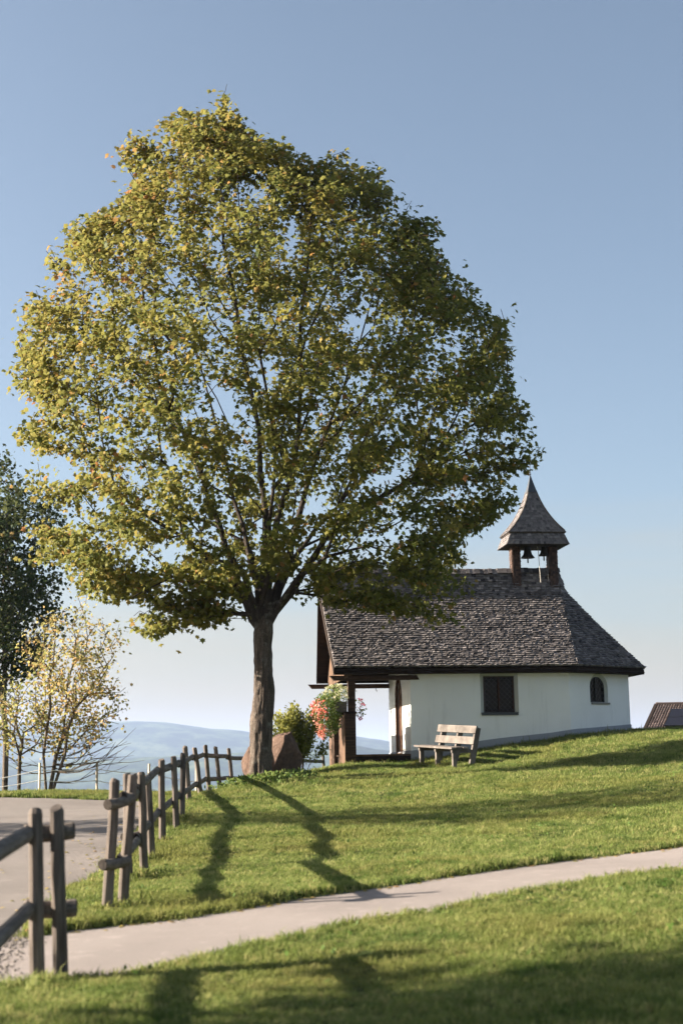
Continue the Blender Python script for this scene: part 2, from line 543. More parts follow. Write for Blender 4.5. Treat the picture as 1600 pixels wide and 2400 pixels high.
# plan of path and road
def G(px, py):
    """point of the hill surface seen at a pixel"""
    d = ray(px, py); d /= d.y
    ys = np.linspace(4, 45, 1200)
    gap = CAM.z + d.z * ys - base_h(d.x * ys, ys)
    i = int(np.argmax(gap < 0))
    return CAM + d * ys[i]
PATH_UP = [G(q, w) for q, w in ((60, 2200), (158, 2187), (241, 2177), (420, 2157), (560, 2134), (700, 2109), (930, 2078), (1150, 2043), (1350, 2017), (1600, 1986), (1900, 1950))]
PATH_LO = [G(q, w) for q, w in ((-60, 2336), (160, 2307), (420, 2260), (560, 2232), (700, 2202), (930, 2156), (1150, 2110), (1350, 2078), (1600, 2043), (1900, 2003))]
def interp_poly(pts, xs):
    px = np.array([p.x for p in pts]); py = np.array([p.y for p in pts])
    return np.interp(xs, px, py, left=None, right=None)
def path_d(x, y):
    """signed: >0 inside the path, metres from the nearer edge"""
    up = interp_poly(PATH_UP, x); lo = interp_poly(PATH_LO, x)
    d = np.minimum(up - y, y - lo) * 0.8
    return np.where((x > -3.4) & (x < 6), d, np.where(x >= 6, np.minimum(up + (x - 6) * .4 - y, y - lo - (x - 6) * .4), -5 - np.abs(x + 3.4)))
_re = [G(q, w) for q, w in ((-330, 2600), (-160, 2420), (-80, 2332), (0, 2249), (72, 2177), (160, 2095), (238, 2036))]
ROAD_EDGE = [(p.x, p.y) for p in _re] + [(-2.8, 17), (-2.95, 20), (-3.2, 23), (-3.6, 27), (-3.9, 30), (-4.1, 33), (-4.2, 36)]
ROAD_EDGE.sort(key=lambda q: q[1])
RE = np.array(ROAD_EDGE)
def road_d(x, y):
    xe = np.interp(y, RE[:, 1], RE[:, 0])
    far = 33.4 + 0.5 * np.sin(x * .5)
    return np.minimum(np.minimum(xe - x, far - y), np.minimum(x + 10.5, y - 2.5))
def turf(x, y):
    """0 on paved surfaces, 1 on turf"""
    return smooth(-0.02, 0.08, -np.maximum(path_d(x, y), road_d(x, y)))
def ground_h(x, y):
    b = base_h(x, y)
    near = (np.abs(x) < 13) & (y > 3) & (y < 45)
    t = turf(x, y)
    bumps = np.where(near, 0.018 * ncoh(x, y) + 0.012 * np.sin(y * 2.6 + x * 1.1), 0)
    return b + np.where(near, t * (0.035 + bumps) - (1 - t) * 0.05, 0)
def gz(x, y): return float(ground_h(np.array([x]), np.array([y]))[0])
def bz(x, y): return float(base_h(np.array([x]), np.array([y]))[0])

def axis(lo, hi, step, far):
    a = list(np.arange(lo, hi + 1e-6, step))
    s = step
    x = hi
    while x < far:
        s *= 1.28; x += s; a.append(x)
    s = step; x = lo
    pre = []
    while x > -far:
        s *= 1.28; x -= s; pre.append(x)
    return np.array(pre[::-1] + a)
gx = axis(-7, 9, 0.1, 9000)
gy = axis(6, 42, 0.1, 12000)
gy = gy[gy > -2500]
GX, GY = np.meshgrid(gx, gy)
GZ = ground_h(GX, GY)
nx, ny = len(gx), len(gy)
V = np.stack([GX.ravel(), GY.ravel(), GZ.ravel()], 1)
ii, jj = np.meshgrid(np.arange(ny - 1), np.arange(nx - 1), indexing='ij')
a = (ii * nx + jj).ravel()
Fq = np.stack([a, a + 1, a + nx + 1, a + nx], 1)
npmesh('ground', V, Fq, M['ground'], kind='structure', smooth=True)

def sheet(name, inside, x0, x1, y0, y1, step, lift, mat):
    xs = np.arange(x0, x1, step); ys = np.arange(y0, y1, step)
    X, Y = np.meshgrid(xs, ys)
    D = inside(X, Y)
    Z = base_h(X, Y) + lift
    n = len(xs)
    Vv = np.stack([X.ravel(), Y.ravel(), Z.ravel()], 1)
    i, j = np.meshgrid(np.arange(len(ys) - 1), np.arange(n - 1), indexing='ij')
    k = (i * n + j).ravel()
    q = np.stack([k, k + 1, k + n + 1, k + n], 1)
    keep = (D.ravel()[q] > -0.09).all(axis=1)
    q = q[keep]
    used = np.unique(q)
    re = -np.ones(len(Vv), int); re[used] = np.arange(len(used))
    return npmesh(name, Vv[used], re[q], mat, kind='structure', smooth=True)
sheet('road', road_d, -10.6, -1.9, 2.4, 34.2, 0.12, 0.0, M['road'])
sheet('path', path_d, -3.4, 9.5, 8.0, 19, 0.06, 0.006, M['path'])

# ------------------------------------------------------------------ distant hills
def hills(name, prof, Y0, depth, base):
    n, m = 160, 26
    xs = np.linspace(prof[0][0], prof[-1][0], n)
    hp = np.interp(xs, [p[0] for p in prof], [p[1] for p in prof])
    VV = []
    for j in range(m):
        t = j / (m - 1)
        y = Y0 + depth * t
        s = math.sin(math.pi * min(t * 1.0, 1.0)) if t < 0.5 else math.cos(math.pi * (t - 0.5))
        wob = (np.sin(xs / 97 + t * 3) * 9 + np.sin(xs / 41 + t * 7) * 4 + np.sin(xs / 17 + t * 11) * 1.6) * (0.3 + 0.7 * (1 - s))
        z = base + (hp - base) * s ** 0.8 + wob * (1 - 0.85 * s) + (np.sin(xs / 9.3 + j) + np.sin(xs / 5.1 + j * 2)) * 1.1 * (s > .9)
        VV.append(np.stack([xs, np.full(n, y), z], 1))
    VV = np.concatenate(VV)
    i, j = np.meshgrid(np.arange(m - 1), np.arange(n - 1), indexing='ij')
    k = (i * n + j).ravel()
    return npmesh(name, VV, np.stack([k, k + 1, k + n + 1, k + n], 1), M['hill'], kind='structure', smooth=True)
def hp(px, py, Y):
    p = P(px, py, Y); return (p.x, p.z)
HY = 4600
hills('hills', [(-4200, -40)] + [hp(a, b, HY) for a, b in ((-900, 1740), (-300, 1705), (0, 1693), (250, 1690), (330, 1691), (400, 1695), (470, 1704), (540, 1711), (575, 1713), (600, 1721), (680, 1724), (760, 1722), (830, 1726), (900, 1735), (1000, 1750), (1200, 1770), (1500, 1790))] + [(3500, -60)], HY - 900, 1800, -150)
HY2 = 2900
hills('near_hills', [(-2600, -120)] + [hp(a, b, HY2) for a, b in ((-900, 1830), (-300, 1805), (0, 1790), (200, 1780), (420, 1772), (560, 1765), (700, 1752), (800, 1742), (900, 1758), (1000, 1775), (1300, 1800))] + [(2200, -120)], HY2 - 500, 1000, -165)

# haze: one closed box of even air
hb = MB()
hb.box((-9500, -3200, -185), (9500, 13000, 165))
hm = bpy.data.materials.new('haze_air')
hm.use_nodes = True
hm.node_tree.nodes.remove(hm.node_tree.nodes['Principled BSDF'])
pv = hm.node_tree.nodes.new('ShaderNodeVolumePrincipled')
pv.inputs['Color'].default_value = (0.52, 0.67, 1.0, 1)
pv.inputs['Density'].default_value = 0.000135
pv.inputs['Anisotropy'].default_value = 0.25
hm.node_tree.links.new(pv.outputs[0], hm.node_tree.nodes['Material Output'].inputs['Volume'])
hb.build('haze', hm, kind='stuff')

# ------------------------------------------------------------------ chapel
CH_T = R(6.5)
p0 = P(965, 1791, 34.5)
CZ = p0.z
chapel = empty('chapel', (p0.x, p0.y, CZ), CH_T, 'small white plastered chapel with shingled roof, bell turret and open wooden porch', 'chapel')
LS, WD = 3.92, 3.6
A1 = (LS, 0.0)
fa = R(32)
A2 = (LS + 2.2 * math.cos(fa), 2.2 * math.sin(fa))
A3 = (A2[0], WD - A2[1])
A4 = (LS, WD)
EZ = P(900, 1564, 34.1).z - CZ        # eave height above the chapel origin
RZ = P(1150, 1329, 36.2).z - CZ       # ridge
WT = EZ - 0.06
OV = 0.38
def ring2(o, r, z, n=24):
    return [(o[0] + r * math.cos(2 * math.pi * k / n), o[1] + r * math.sin(2 * math.pi * k / n), z) for k in range(n)]
# walls
WTH = 0.34
def arch(cx, w, z0, z1, n=10):
    r = w / 2
    return [(cx - r, z0), (cx + r, z0)] + [(cx + r * math.cos(math.pi * k / n), z1 - r + r * math.sin(math.pi * k / n)) for k in range(n + 1)]
def wall_seg(name, a, b, holes, low=-1.2, high=None, top=None):
    a, b = Vector((*a, 0)), Vector((*b, 0))
    L = (b - a).length
    ux = (b - a).normalized()
    nrm = Vector((ux.y, -ux.x, 0))     # outward
    mb = MB()
    top = top or [(0, WT), (L, WT)]
    outer = [(0, low), (L, low)] + list(reversed(top))
    mb.poly(outer, holes, a, ux, Vector((0, 0, 1)))
    mb.poly(outer, holes, a - nrm * WTH, ux, Vector((0, 0, 1)))
    for h in holes:
        n = len(h)
        for i in range(n):
            q0, q1 = h[i], h[(i + 1) % n]
            v = [a + ux * q[0] + Vector((0, 0, q[1])) for q in (q0, q1)]
            mb.add([v[0], v[1], v[1] - nrm * WTH, v[0] - nrm * WTH], [(0, 1, 2, 3)])
    o = mb.build(name, M['plaster'], chapel)
    return a, ux, nrm, L
# window holes (local along the wall, from the pictured pixels)
def loc(px, py, Y):
    v = P(px, py, Y) - Vector((p0.x, p0.y, CZ))
    return Matrix.Rotation(-CH_T, 3, 'Z') @ v
wl0 = loc(1126, 1672, 34.72); wl1 = loc(1212, 1577, 34.8)
HX0, HX1 = wl0.x, wl1.x
HZ0, HZ1 = wl0.z, min(wl1.z, WT - 0.05)
wall_seg('wall', (0, 0), A1, [[(HX0, HZ0), (HX1, HZ0), (HX1, HZ1), (HX0, HZ1)]])
aw = loc(1404, 1648, 35.6)
d1 = (aw.x - LS) / math.cos(fa)
ARC = d1
AZ0 = loc(1404, 1647, 35.6).z; AZ1 = loc(1404, 1578, 35.6).z
ah = arch(ARC, 0.66, AZ0, AZ1)
wall_seg('wall', A1, A2, [ah])
wall_seg('wall', A2, A3, [])
wall_seg('wall', A3, A4, [])
wall_seg('wall', A4, (0, WD), [])
def prof(s):  # roof profile 0..1
    if s < .93: return .83 * s - .022 * math.sin(math.pi * s / .93)
    return .7719 + (s - .93) / .07 * .2281
HALF = WD / 2 + OV
top = [(0, WT)]
for k in range(0, 21):
    v = WD * k / 20
    top.append((WD - v, EZ + (RZ - EZ) * prof(min(v + OV, WD - v + OV) / HALF) - 0.2))
top = [(0.0, WT)] + [t for t in sorted(top[1:], key=lambda q: q[0])] + [(WD, WT)]
DH = 1.98
fl_z = loc(880, 1768, 34.6).z
door_cx = WD / 2
dh = [(WD - 2.22, fl_z), (WD - 1.38, fl_z)] + [(WD - 1.8 + 0.42 * math.cos(math.pi * k / 10), fl_z + 1.38 + 0.5 * math.sin(math.pi * k / 10)) for k in range(11)]
wall_seg('front_wall', (0, WD), (0, 0), [dh], top=[(0, WT)] + top[1:-1] + [(WD, WT)])
# plinth, following the rising ground
pb = MB()
chain = [(-0.02, WD + 0.02), (-0.02, -0.02), (A1[0] + .005, -0.02), (A2[0] + 0.02, A2[1] - 0.015), (A3[0] + 0.02, A3[1] + 0.015), (A4[0], WD + 0.02), (-0.02, WD + 0.02)]
def l2w(u, v):
    return Matrix.Rotation(CH_T, 3, 'Z') @ Vector((u, v, 0)) + Vector((p0.x, p0.y, 0))
for i in range(len(chain) - 1):
    a_, b_ = chain[i], chain[i + 1]
    for k in range(8):
        q = [(a_[0] + (b_[0] - a_[0]) * t, a_[1] + (b_[1] - a_[1]) * t) for t in (k / 8, (k + 1) / 8)]
        hz = []
        for u, v in q:
            w = l2w(u, v)
            hz.append(max(0.02, gz(w.x, w.y) - CZ) + 0.27 - 0.022 * u)
        pb.add([(*q[0], -1.2), (*q[1], -1.2), (*q[1], hz[1]), (*q[0], hz[0])], [(0, 1, 2, 3)])
        inn = [(u * .99 + .03, v * .98 + .03) for u, v in q]
        pb.add([(*q[0], hz[0]), (*q[1], hz[1]), (*inn[1], hz[1] + .01), (*inn[0], hz[0] + .01)], [(0, 1, 2, 3)])
pb.build('plinth', M['plinth'], chapel)

# windows
def window_rect():
    # splayed reveal
    x0, x1, z0, z1 = HX0 + 0.003, HX1 - 0.003, HZ0 + 0.003, HZ1 - 0.003
    i0, i1, j0, j1 = x0 + 0.10, x1 - 0.075, z0 + 0.02, z1 - 0.07
    d = 0.12
    fr = MB()
    o = [(x0, 0.004, z0), (x1, 0.004, z0), (x1, 0.004, z1), (x0, 0.004, z1)]
    n = [(i0, d, j0), (i1, d, j0), (i1, d, j1), (i0, d, j1)]
    fr.add(o + n, [(0, 1, 5, 4), (1, 2, 6, 5), (2, 3, 7, 6), (3, 0, 4, 7)])
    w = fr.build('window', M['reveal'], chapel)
    g = MB(); g.box((i0, d + 0.06, j0), (i1, d + 0.072, j1))
    g.build('glass', M['glass'], w)
    f = MB()
    for a, b in (((i0, d, j0), (i0 + .035, d + .05, j1)), ((i1 - .035, d, j0), (i1, d + .05, j1)), ((i0 + .036, d + .003, j1 - .035), (i1 - .036, d + .05, j1)), ((i0 + .036, d + .003, j0), (i1 - .036, d + .05, j0 + .035)), (((i0 + i1) / 2 - .02, d + .004, j0 + .036), ((i0 + i1) / 2 + .02, d + .05, j1 - .036))):
        f.box(a, b)
    f.build('window_frame', M['door'], w)
    la = MB()
    st = 0.115
    wd, ht = i1 - i0, j1 - j0
    y = d - 0.03
    k = -int(ht / st) - 1
    for sgn in (1, -1):
        c = -ht
        while c < wd + ht:
            # line x = c + sgn*z
            pts = []
            for zz in np.linspace(0, ht, 25):
                xx = c + zz if sgn > 0 else c + (ht - zz)
                if 0 <= xx <= wd: pts.append((i0 + xx, y, j0 + zz))
            if len(pts) > 1: la.tube([pts[0], pts[-1]], 0.006, 5)
            c += st * 1.1
    for zz in (j0 + .02, j1 - .02): la.tube([(i0, y, zz), (i1, y, zz)], 0.008, 5)
    for xx in (i0 + .02, i1 - .02): la.tube([(xx, y, j0), (xx, y, j1)], 0.008, 5)
    # ornament scroll along the top and bottom
    for k in range(8):
        cx = i0 + wd * (k + .5) / 8
        for zc in (j1 - .05, j0 + .05):
            la.tube([(cx + .035 * math.cos(t), y, zc + .03 * math.sin(t)) for t in np.linspace(0, 6.28, 9)], 0.005, 4, cap=False)
    la.build('lattice', M['lattice'], w)
    s = MB(); s.box((x0 - 0.05 + .06, -0.05, z0 - 0.055), (x1 - 0.02, 0.19, z0 + 0.012))
    s.build('sill', M['sill'], w)
window_rect()
def window_arch():
    ux = Vector((math.cos(fa), math.sin(fa), 0)); nrm = Vector((ux.y, -ux.x, 0))
    o = Vector((*A1, 0))
    def pt(a, z, dep): return o + ux * a - nrm * dep + Vector((0, 0, z))
    h0 = arch(ARC, 0.655, AZ0 + .003, AZ1 - .003); h1 = arch(ARC, 0.54, AZ0 + .02, AZ1 - .09)
    fr = MB()
    n = len(h0)
    fr.add([pt(*q, 0.004) for q in h0] + [pt(*q, 0.085) for q in h1], [(i, (i + 1) % n, n + (i + 1) % n, n + i) for i in range(n)])
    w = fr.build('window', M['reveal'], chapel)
    g = MB(); g.poly(h1, [], o - nrm * 0.11, ux, Vector((0, 0, 1))); g.poly(h1, [], o - nrm * 0.12, ux, Vector((0, 0, 1)))
    g.build('glass', M['glass'], w)
    la = MB()
    zt = AZ1 - .09; z0 = AZ0 + .02; r = .27
    def inside(x, z):
        if abs(x) > r or z < z0: return False
        return z <= zt - r or math.hypot(x, z - zt + r) <= r
    for sgn in (1, -1):
        for k in range(-14, 15):
            seg = [(x, zz) for zz in np.linspace(z0, zt, 60) for x in [k * .125 + sgn * (zz - z0) * .8] if inside(x, zz)]
            if len(seg) > 2: la.tube([pt(ARC + seg[0][0], seg[0][1], .075), pt(ARC + seg[-1][0], seg[-1][1], .075)], .006, 5)
    la.tube([pt(*q, .085) for q in h1 + [h1[0]]], .014, 6)
    la.tube([pt(ARC - .03, z0, .09), pt(ARC - .03, zt - .02, .09)], .016, 6)
    la.build('lattice', M['lattice'], w)
    s = MB()
    s.obox(pt(ARC - .30, AZ0 - .04, -.035), ux * .66, -nrm * .2, Vector((0, 0, .045)))
    s.build('sill', M['stonesill'], w)
window_arch()
# door: two leaves of boards set back in the arch
db = MB()
for k in range(6):
    v0 = 1.38 + .84 * k / 6 + .004; v1 = 1.38 + .84 * (k + 1) / 6 - .004
    vm = (v0 + v1) / 2
    zt = fl_z + 1.38 + 0.5 * math.sqrt(max(0.0, 1 - ((vm - 1.8) / .42) ** 2))
    db.box((.06 - .012, v0, fl_z), (.12, v1, zt))
dr = db.build('door', M['door'], chapel)
hd = MB(); hd.box((.03, 1.5, fl_z + .9), (.05, 1.53, fl_z + 1.1)); hd.tube([(.02, 1.5, fl_z + 1), (-.02, 1.5, fl_z + 1), (-.02, 1.62, fl_z + 1)], .012, 6)
hd.build('door_handle', M['iron'], dr)
df = MB()
hh = [(v, z) for v, z in [(WD - a, b) for a, b in dh]]
for i in range(len(hh)):
    a_, b_ = hh[i], hh[(i + 1) % len(hh)]
    df.tube([(-.012, *a_), (-.012, *b_)], .035, 6)
df.build('door_frame', M['brownwood_z'], chapel)

# roof
UL, ULR, URR = -1.86, -2.0, 4.25
fo = OV
def offs(p, q, r):  # corner offset outward by fo of polygon edge chain p-q-r
    e1 = (Vector(q) - Vector(p)).normalized(); e2 = (Vector(r) - Vector(q)).normalized()
    n1 = Vector((e1.y, -e1.x)); n2 = Vector((e2.y, -e2.x))
    b = (n1 + n2).normalized()
    return Vector(q) + b * fo / b.dot(n1)
E0 = Vector((UL, -fo)); E1 = offs((0, 0), A1, A2); E2 = offs(A1, A2, A3); E3 = offs(A2, A3, A4); E4 = offs(A3, A4, (0, WD)); E5 = Vector((UL, WD + fo))
RL = Vector((ULR, WD / 2)); RR = Vector((URR, WD / 2))
def roof_pt(e, r, s, lift=0.0):
    z = EZ + (RZ - EZ) * prof(s)
    sag = -0.05 * math.sin(math.pi * min(1, max(0, (e.x + (r.x - e.x) * s + 2) / 6.2))) * s
    q = e.lerp(r, s)
    return Vector((q.x, q.y, z + sag + lift))
FAC = [(E0, E1, RL, RR), (E1, E2, RR, RR), (E2, E3, RR, RR), (E3, E4, RR, RR), (E4, E5, RR, RL)]
deck = MB()
NS = 28
for (ea, eb, ra, rb) in FAC:
    for lift in (-0.02, -0.11):
        vs, fs = [], []
        for i in range(NS + 1):
            s = i / NS
            vs += [roof_pt(ea, ra, s, lift), roof_pt(eb, rb, s, lift)]
        for i in range(NS): fs.append((2 * i, 2 * i + 1, 2 * i + 3, 2 * i + 2))
        deck.add(vs, fs)
# close gable edges and eaves
for (e, r) in ((E0, RL), (E5, RL)):
    for i in range(NS):
        s0, s1 = i / NS, (i + 1) / NS
        deck.add([roof_pt(e, r, s0, -.02), roof_pt(e, r, s1, -.02), roof_pt(e, r, s1, -.11), roof_pt(e, r, s0, -.11)], [(0, 1, 2, 3)])
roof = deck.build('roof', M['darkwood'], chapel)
# soffit + fascia: horizontal boarding between eave and wall
for (ea, eb, nm) in ((E0, E1, 'fascia'), (E1, E2, 'fascia'), (E2, E3, 'fascia'), (E3, E4, 'fascia'), (E4, E5, 'fascia')):
    ux = (eb - ea).normalized(); nn = Vector((ux.y, -ux.x))
    f = MB()
    L = (eb - ea).length
    i0 = ea - nn * .03; 
    f.obox((i0.x, i0.y, EZ - .147), (ux.x * L, ux.y * L, 0), (-nn.x * .03, -nn.y * .03, 0), (0, 0, .115))
    f.obox((i0.x, i0.y, EZ - .15), (ux.x * L, ux.y * L, 0), (-nn.x * .37, -nn.y * .37, 0.0), (0, 0, .012))
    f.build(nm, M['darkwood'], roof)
for e in (E0, E5):
    f = MB()
    for i in range(NS):
        s0, s1 = i / NS, (i + 1) / NS
        a_, b_ = roof_pt(e, RL, s0, 0.0), roof_pt(e, RL, s1, 0.0)
        vs = []
        for q in (a_, b_):
            for du, dz in ((-.03, .0), (.012, .0), (.012, -.15), (-.03, -.15)):
                vs.append(q + Vector((du, 0, dz)))
        f.add(vs, [(0, 1, 5, 4), (1, 2, 6, 5), (2, 3, 7, 6), (3, 0, 4, 7), (0, 3, 2, 1), (4, 5, 6, 7)])
    f.build('barge_board', M['darkwood'], roof)

def shingle_face(mb, fn, la, lb_, rows, wmin, wmax, th, rng, a_lo=0.0, a_hi=1.0, ends=True):
    """fn(a,s)->point; rows of split shingles, each a wedge lifted at its lower edge"""
    for i in range(rows):
        s0 = i / rows; s1 = min(1.0, (i + 1.7) / rows)
        p, q = fn(0, s0), fn(1, s0)
        L = (q - p).length
        if L < 0.05: continue
        x = -rng.random() * wmin
        dy = rng.normal(0, .10)
        while x < L:
            w = rng.uniform(wmin, wmax)
            a0, a1 = max(0, x) / L, min(L, x + w - .004) / L
            x += w
            if a1 - a0 < 0.006 / L: continue
            j = (rng.normal(0, .05) + dy * 0.15 + .10 * math.sin(x * 2.3 + i * 1.7)) / rows
            sl = min(max(s0 + j, 0.0 if i == 0 else -1), .999)
            if i == 0: sl = max(0.0, -0.004) + abs(j) * .4
            b0, b1, t0, t1 = fn(a0, sl), fn(a1, sl), fn(a0, s1), fn(a1, s1)
            n = (b1 - b0).cross(t0 - b0)
            if n.length < 1e-9: continue
            n.normalize()
            if n.z < 0: n = -n
            l0, l1 = th * rng.uniform(.75, 1.5), th * rng.uniform(.75, 1.5)
            mb.add([b0, b1, t1, t0, b0 + n * l0, b1 + n * l1, t1 + n * .006, t0 + n * .006],
                   [(4, 5, 6, 7), (0, 1, 5, 4), (1, 2, 6, 5), (3, 0, 4, 7)], float(np.clip(rng.normal(.5, .22 if th > .03 else .13), 0, 1)))
_ss = np.linspace(0, 1, 400)
_al = np.concatenate([[0], np.cumsum(np.hypot(np.diff(_ss) * HALF, np.diff([prof(q) * (RZ - EZ) for q in _ss])))])
def arc_s(u): return float(np.interp(u * _al[-1], _al, _ss))
sh = MB()
for k, (ea, eb, ra, rb) in enumerate(FAC):
    ext = 0.0
    def fn(a, s, ea=ea, eb=eb, ra=ra, rb=rb):
        s = arc_s(s)
        p, q = roof_pt(ea, ra, s), roof_pt(eb, rb, s)
        return p.lerp(q, a)
    shingle_face(sh, fn, 0, 0, 48 if k < 2 else 40, .055, .13, .045, RNG)
# ridge boards
rb0 = roof_pt(E0, RL, 1.0); rb1 = roof_pt(E1, RR, 1.0)
def build_tint(mb, name, mat, parent, kind=None):
    """keeps per-vertex tint; no normals pass so that it stays cheap"""
    V = np.array(mb.v); 
    me = bpy.data.meshes.new(name)
    me.from_pydata(mb.v, [], mb.f)
    at = me.attributes.new('tint', 'FLOAT', 'POINT'); at.data.foreach_set('value', mb.tint)
    me.materials.append(mat)
    o = bpy.data.objects.new(name, me); COL.objects.link(o); o.parent = parent
    if kind: o['kind'] = kind
    return o
build_tint(sh, 'shingles', M['shingle'], roof, 'stuff')
rc = MB()
x = ULR - .02
while x < URR - .02:
    w = RNG.uniform(.09, .16)
    z = RZ - 0.05 * math.sin(math.pi * min(1, max(0, (x + 2) / 6.2))) + RNG.normal(0, .008)
    for sg in (-1, 1):
        rc.add([(x, WD / 2 + sg * .0, z + .045), (x + w - .005, WD / 2, z + .045), (x + w - .005, WD / 2 + sg * .10, z - .09), (x, WD / 2 + sg * .10, z - .09),
                (x, WD / 2 + sg * .03, z + .04), (x + w - .005, WD / 2 + sg * .03, z + .04), (x + w - .005, WD / 2 + sg * .125, z - .09), (x, WD / 2 + sg * .125, z - .09)],
               [(4, 5, 6, 7), (0, 1, 5, 4), (1, 2, 6, 5), (3, 0, 4, 7), (2, 3, 7, 6)], float(np.clip(RNG.normal(.3, .2), 0, 1)))
    x += w
build_tint(rc, 'ridge_cap', M['shingle'], roof, 'stuff')

# bell turret
TU0, TU1 = 3.02, 4.20
t0 = loc(1270, 1244, 36.2); 
SZ0 = loc(1270, 1272, 35.9).z; SZ1 = loc(1270, 1243, 35.9).z; AP = loc(1250, 1114, 36.7).z
TC = ((TU0 + TU1) / 2, WD / 2)
tf = MB()
for u in (TU0, TU1 - .2):
    tf.box((u, WD / 2 - .14, RZ - .75), (u + .2, WD / 2 + .14, SZ0 + .12))
tf.box((TU0 - .05, WD / 2 - .06, SZ0 + .02), (TU1 + .05, WD / 2 + .06, SZ0 + .13))
tur = tf.build('bell_turret', M['brownwood_z'], chapel)
ps = MB()
for u in (TU0, TU1 - .2):
    z = RZ - .7
    while z < SZ0 - .02:
        for face in range(4):
            x = 0.0
            Lf = .2 if face % 2 == 0 else .28
            nd = 3
            for k in range(nd):
                a0, a1 = Lf * k / nd + .003, Lf * (k + 1) / nd - .003
                th = .018 + RNG.random() * .012
                b = z + RNG.normal(0, .006)
                if face == 0: pts = [(u + a0, WD / 2 - .14), (u + a1, WD / 2 - .14)]; n = (0, -1)
                elif face == 2: pts = [(u + a0, WD / 2 + .14), (u + a1, WD / 2 + .14)]; n = (0, 1)
                elif face == 1: pts = [(u + .2, WD / 2 - .14 + a0), (u + .2, WD / 2 - .14 + a1)]; n = (1, 0)
                else: pts = [(u, WD / 2 - .14 + a0), (u, WD / 2 - .14 + a1)]; n = (-1, 0)
                (xa, ya), (xb, yb) = pts
                ps.add([(xa, ya, b), (xb, yb, b), (xb, yb, b + .1), (xa, ya, b + .1), (xa + n[0] * th, ya + n[1] * th, b), (xb + n[0] * th, yb + n[1] * th, b), (xb + n[0] * .004, yb + n[1] * .004, b + .1), (xa + n[0] * .004, ya + n[1] * .004, b + .1)],
                       [(4, 5, 6, 7), (0, 1, 5, 4), (1, 2, 6, 5), (3, 0, 4, 7)], float(np.clip(RNG.normal(.5, .25), 0, 1)))
        z += .062
build_tint(ps, 'post_shingles', M['redshingle'], tur, 'stuff')
hw0, hd0 = .80, .58      # skirt bottom half sizes
hw1, hd1 = .69, .475
def sq(hw, hd, z): return [Vector((TC[0] + a * hw, TC[1] + b * hd, z)) for a, b in ((-1, -1), (1, -1), (1, 1), (-1, 1))]
sk = MB(); skd = MB()
q0, q1 = sq(hw0, hd0, SZ0), sq(hw1, hd1, SZ1 - .02)
for k in range(4):
    a0, b0, a1, b1 = q0[k], q0[(k + 1) % 4], q1[k], q1[(k + 1) % 4]
    def fn(a, s): 
        e = s ** 1.0
        bow = -.012
        p, q = a0.lerp(a1, e), b0.lerp(b1, e)
        r = p.lerp(q, a)
        c = Vector((TC[0], TC[1], r.z))
        return r + (c - r) * bow
    shingle_face(sk, fn, 0, 0, 4, .05, .11, .016, RNG)
    skd.add([a0, b0, b1, a1], [(0, 1, 2, 3)])
skd.add(q0, [(3, 2, 1, 0)])
skd.build('turret_soffit', M['darkwood'], tur)
build_tint(sk, 'skirt_shingles', M['shingle'], tur, 'stuff')
eb = MB()
eb.box((TC[0] - .735, TC[1] - .505, SZ1 - .022), (TC[0] + .735, TC[1] + .505, SZ1 + .004))
eb.build('turret_eave', M['rail'], tur)
SP = MB(); SD = MB()
def spr(s):   # half width factor against height fraction
    return .42 * (1 - s) + .58 * (1 - s) ** 3
HS = AP - SZ1
def spp(k, s):
    w = spr(s)
    c = ((-1, -1), (1, -1), (1, 1), (-1, 1))[k % 4]
    return Vector((TC[0] + c[0] * .755 * w, TC[1] + c[1] * .52 * (w * .2 + .8 * (1 - s)), SZ1 + .006 + HS * s))
SMAX = .72
for k in range(4):
    def fn(a, s): return spp(k, s * SMAX).lerp(spp(k + 1, s * SMAX), a)
    shingle_face(SP, fn, 0, 0, 17, .05, .11, .014, RNG)
    for i in range(16):
        s0, s1 = i / 16 * SMAX, (i + 1) / 16 * SMAX
        SD.add([spp(k, s0) + Vector((0, 0, -.012)), spp(k + 1, s0) + Vector((0, 0, -.012)), spp(k + 1, s1) + Vector((0, 0, -.012)), spp(k, s1) + Vector((0, 0, -.012))], [(0, 1, 2, 3)])
spo = SD.build('spire', M['darkwood'], tur)
build_tint(SP, 'spire_shingles', M['shingle'], tur, 'stuff')
hipb = MB()
for k in range(4):
    c = ((-1, -1), (1, -1), (1, 1), (-1, 1))[k]
    hipb.tube([spp(k, s) + Vector((c[0] * .004, c[1] * .004, .008)) for s in np.linspace(.02, SMAX, 10)], .02, 5)
hipb.build('hip_strip', M['rail'], tur)
cp_ = MB()
for k in range(4):
    for i in range(10):
        s0, s1 = SMAX - .02 + i / 10 * (1.02 - SMAX), SMAX - .02 + (i + 1) / 10 * (1.02 - SMAX)
        s0, s1 = min(s0, .998), min(s1, .998)
        if s1 <= s0: continue
        g = 1.12
        v = []
        for kk, s in ((k, s0), (k + 1, s0), (k + 1, s1), (k, s1)):
            q = spp(kk, s); c = Vector((TC[0], TC[1], q.z)); v.append(c + (q - c) * g + (q - c).normalized() * .012)
        cp_.add(v, [(0, 1, 2, 3)])
cp_.build('spire_cap', M['capmetal'], tur, weld=True)
fi = MB()
ax = (TC[0], TC[1])
fi.tube([(*ax, AP - .12), (*ax, AP + .40)], [.013, .007], 6)
fi.tube([(ax[0] - .11, ax[1], AP + .29), (ax[0] + .11, ax[1], AP + .29)], .007, 5)
fi.lathe([(.0, -.03), (.028, 0), (0, .03)], (*ax, AP + .03), 10)
fi.build('finial_cross', M['iron'], tur)
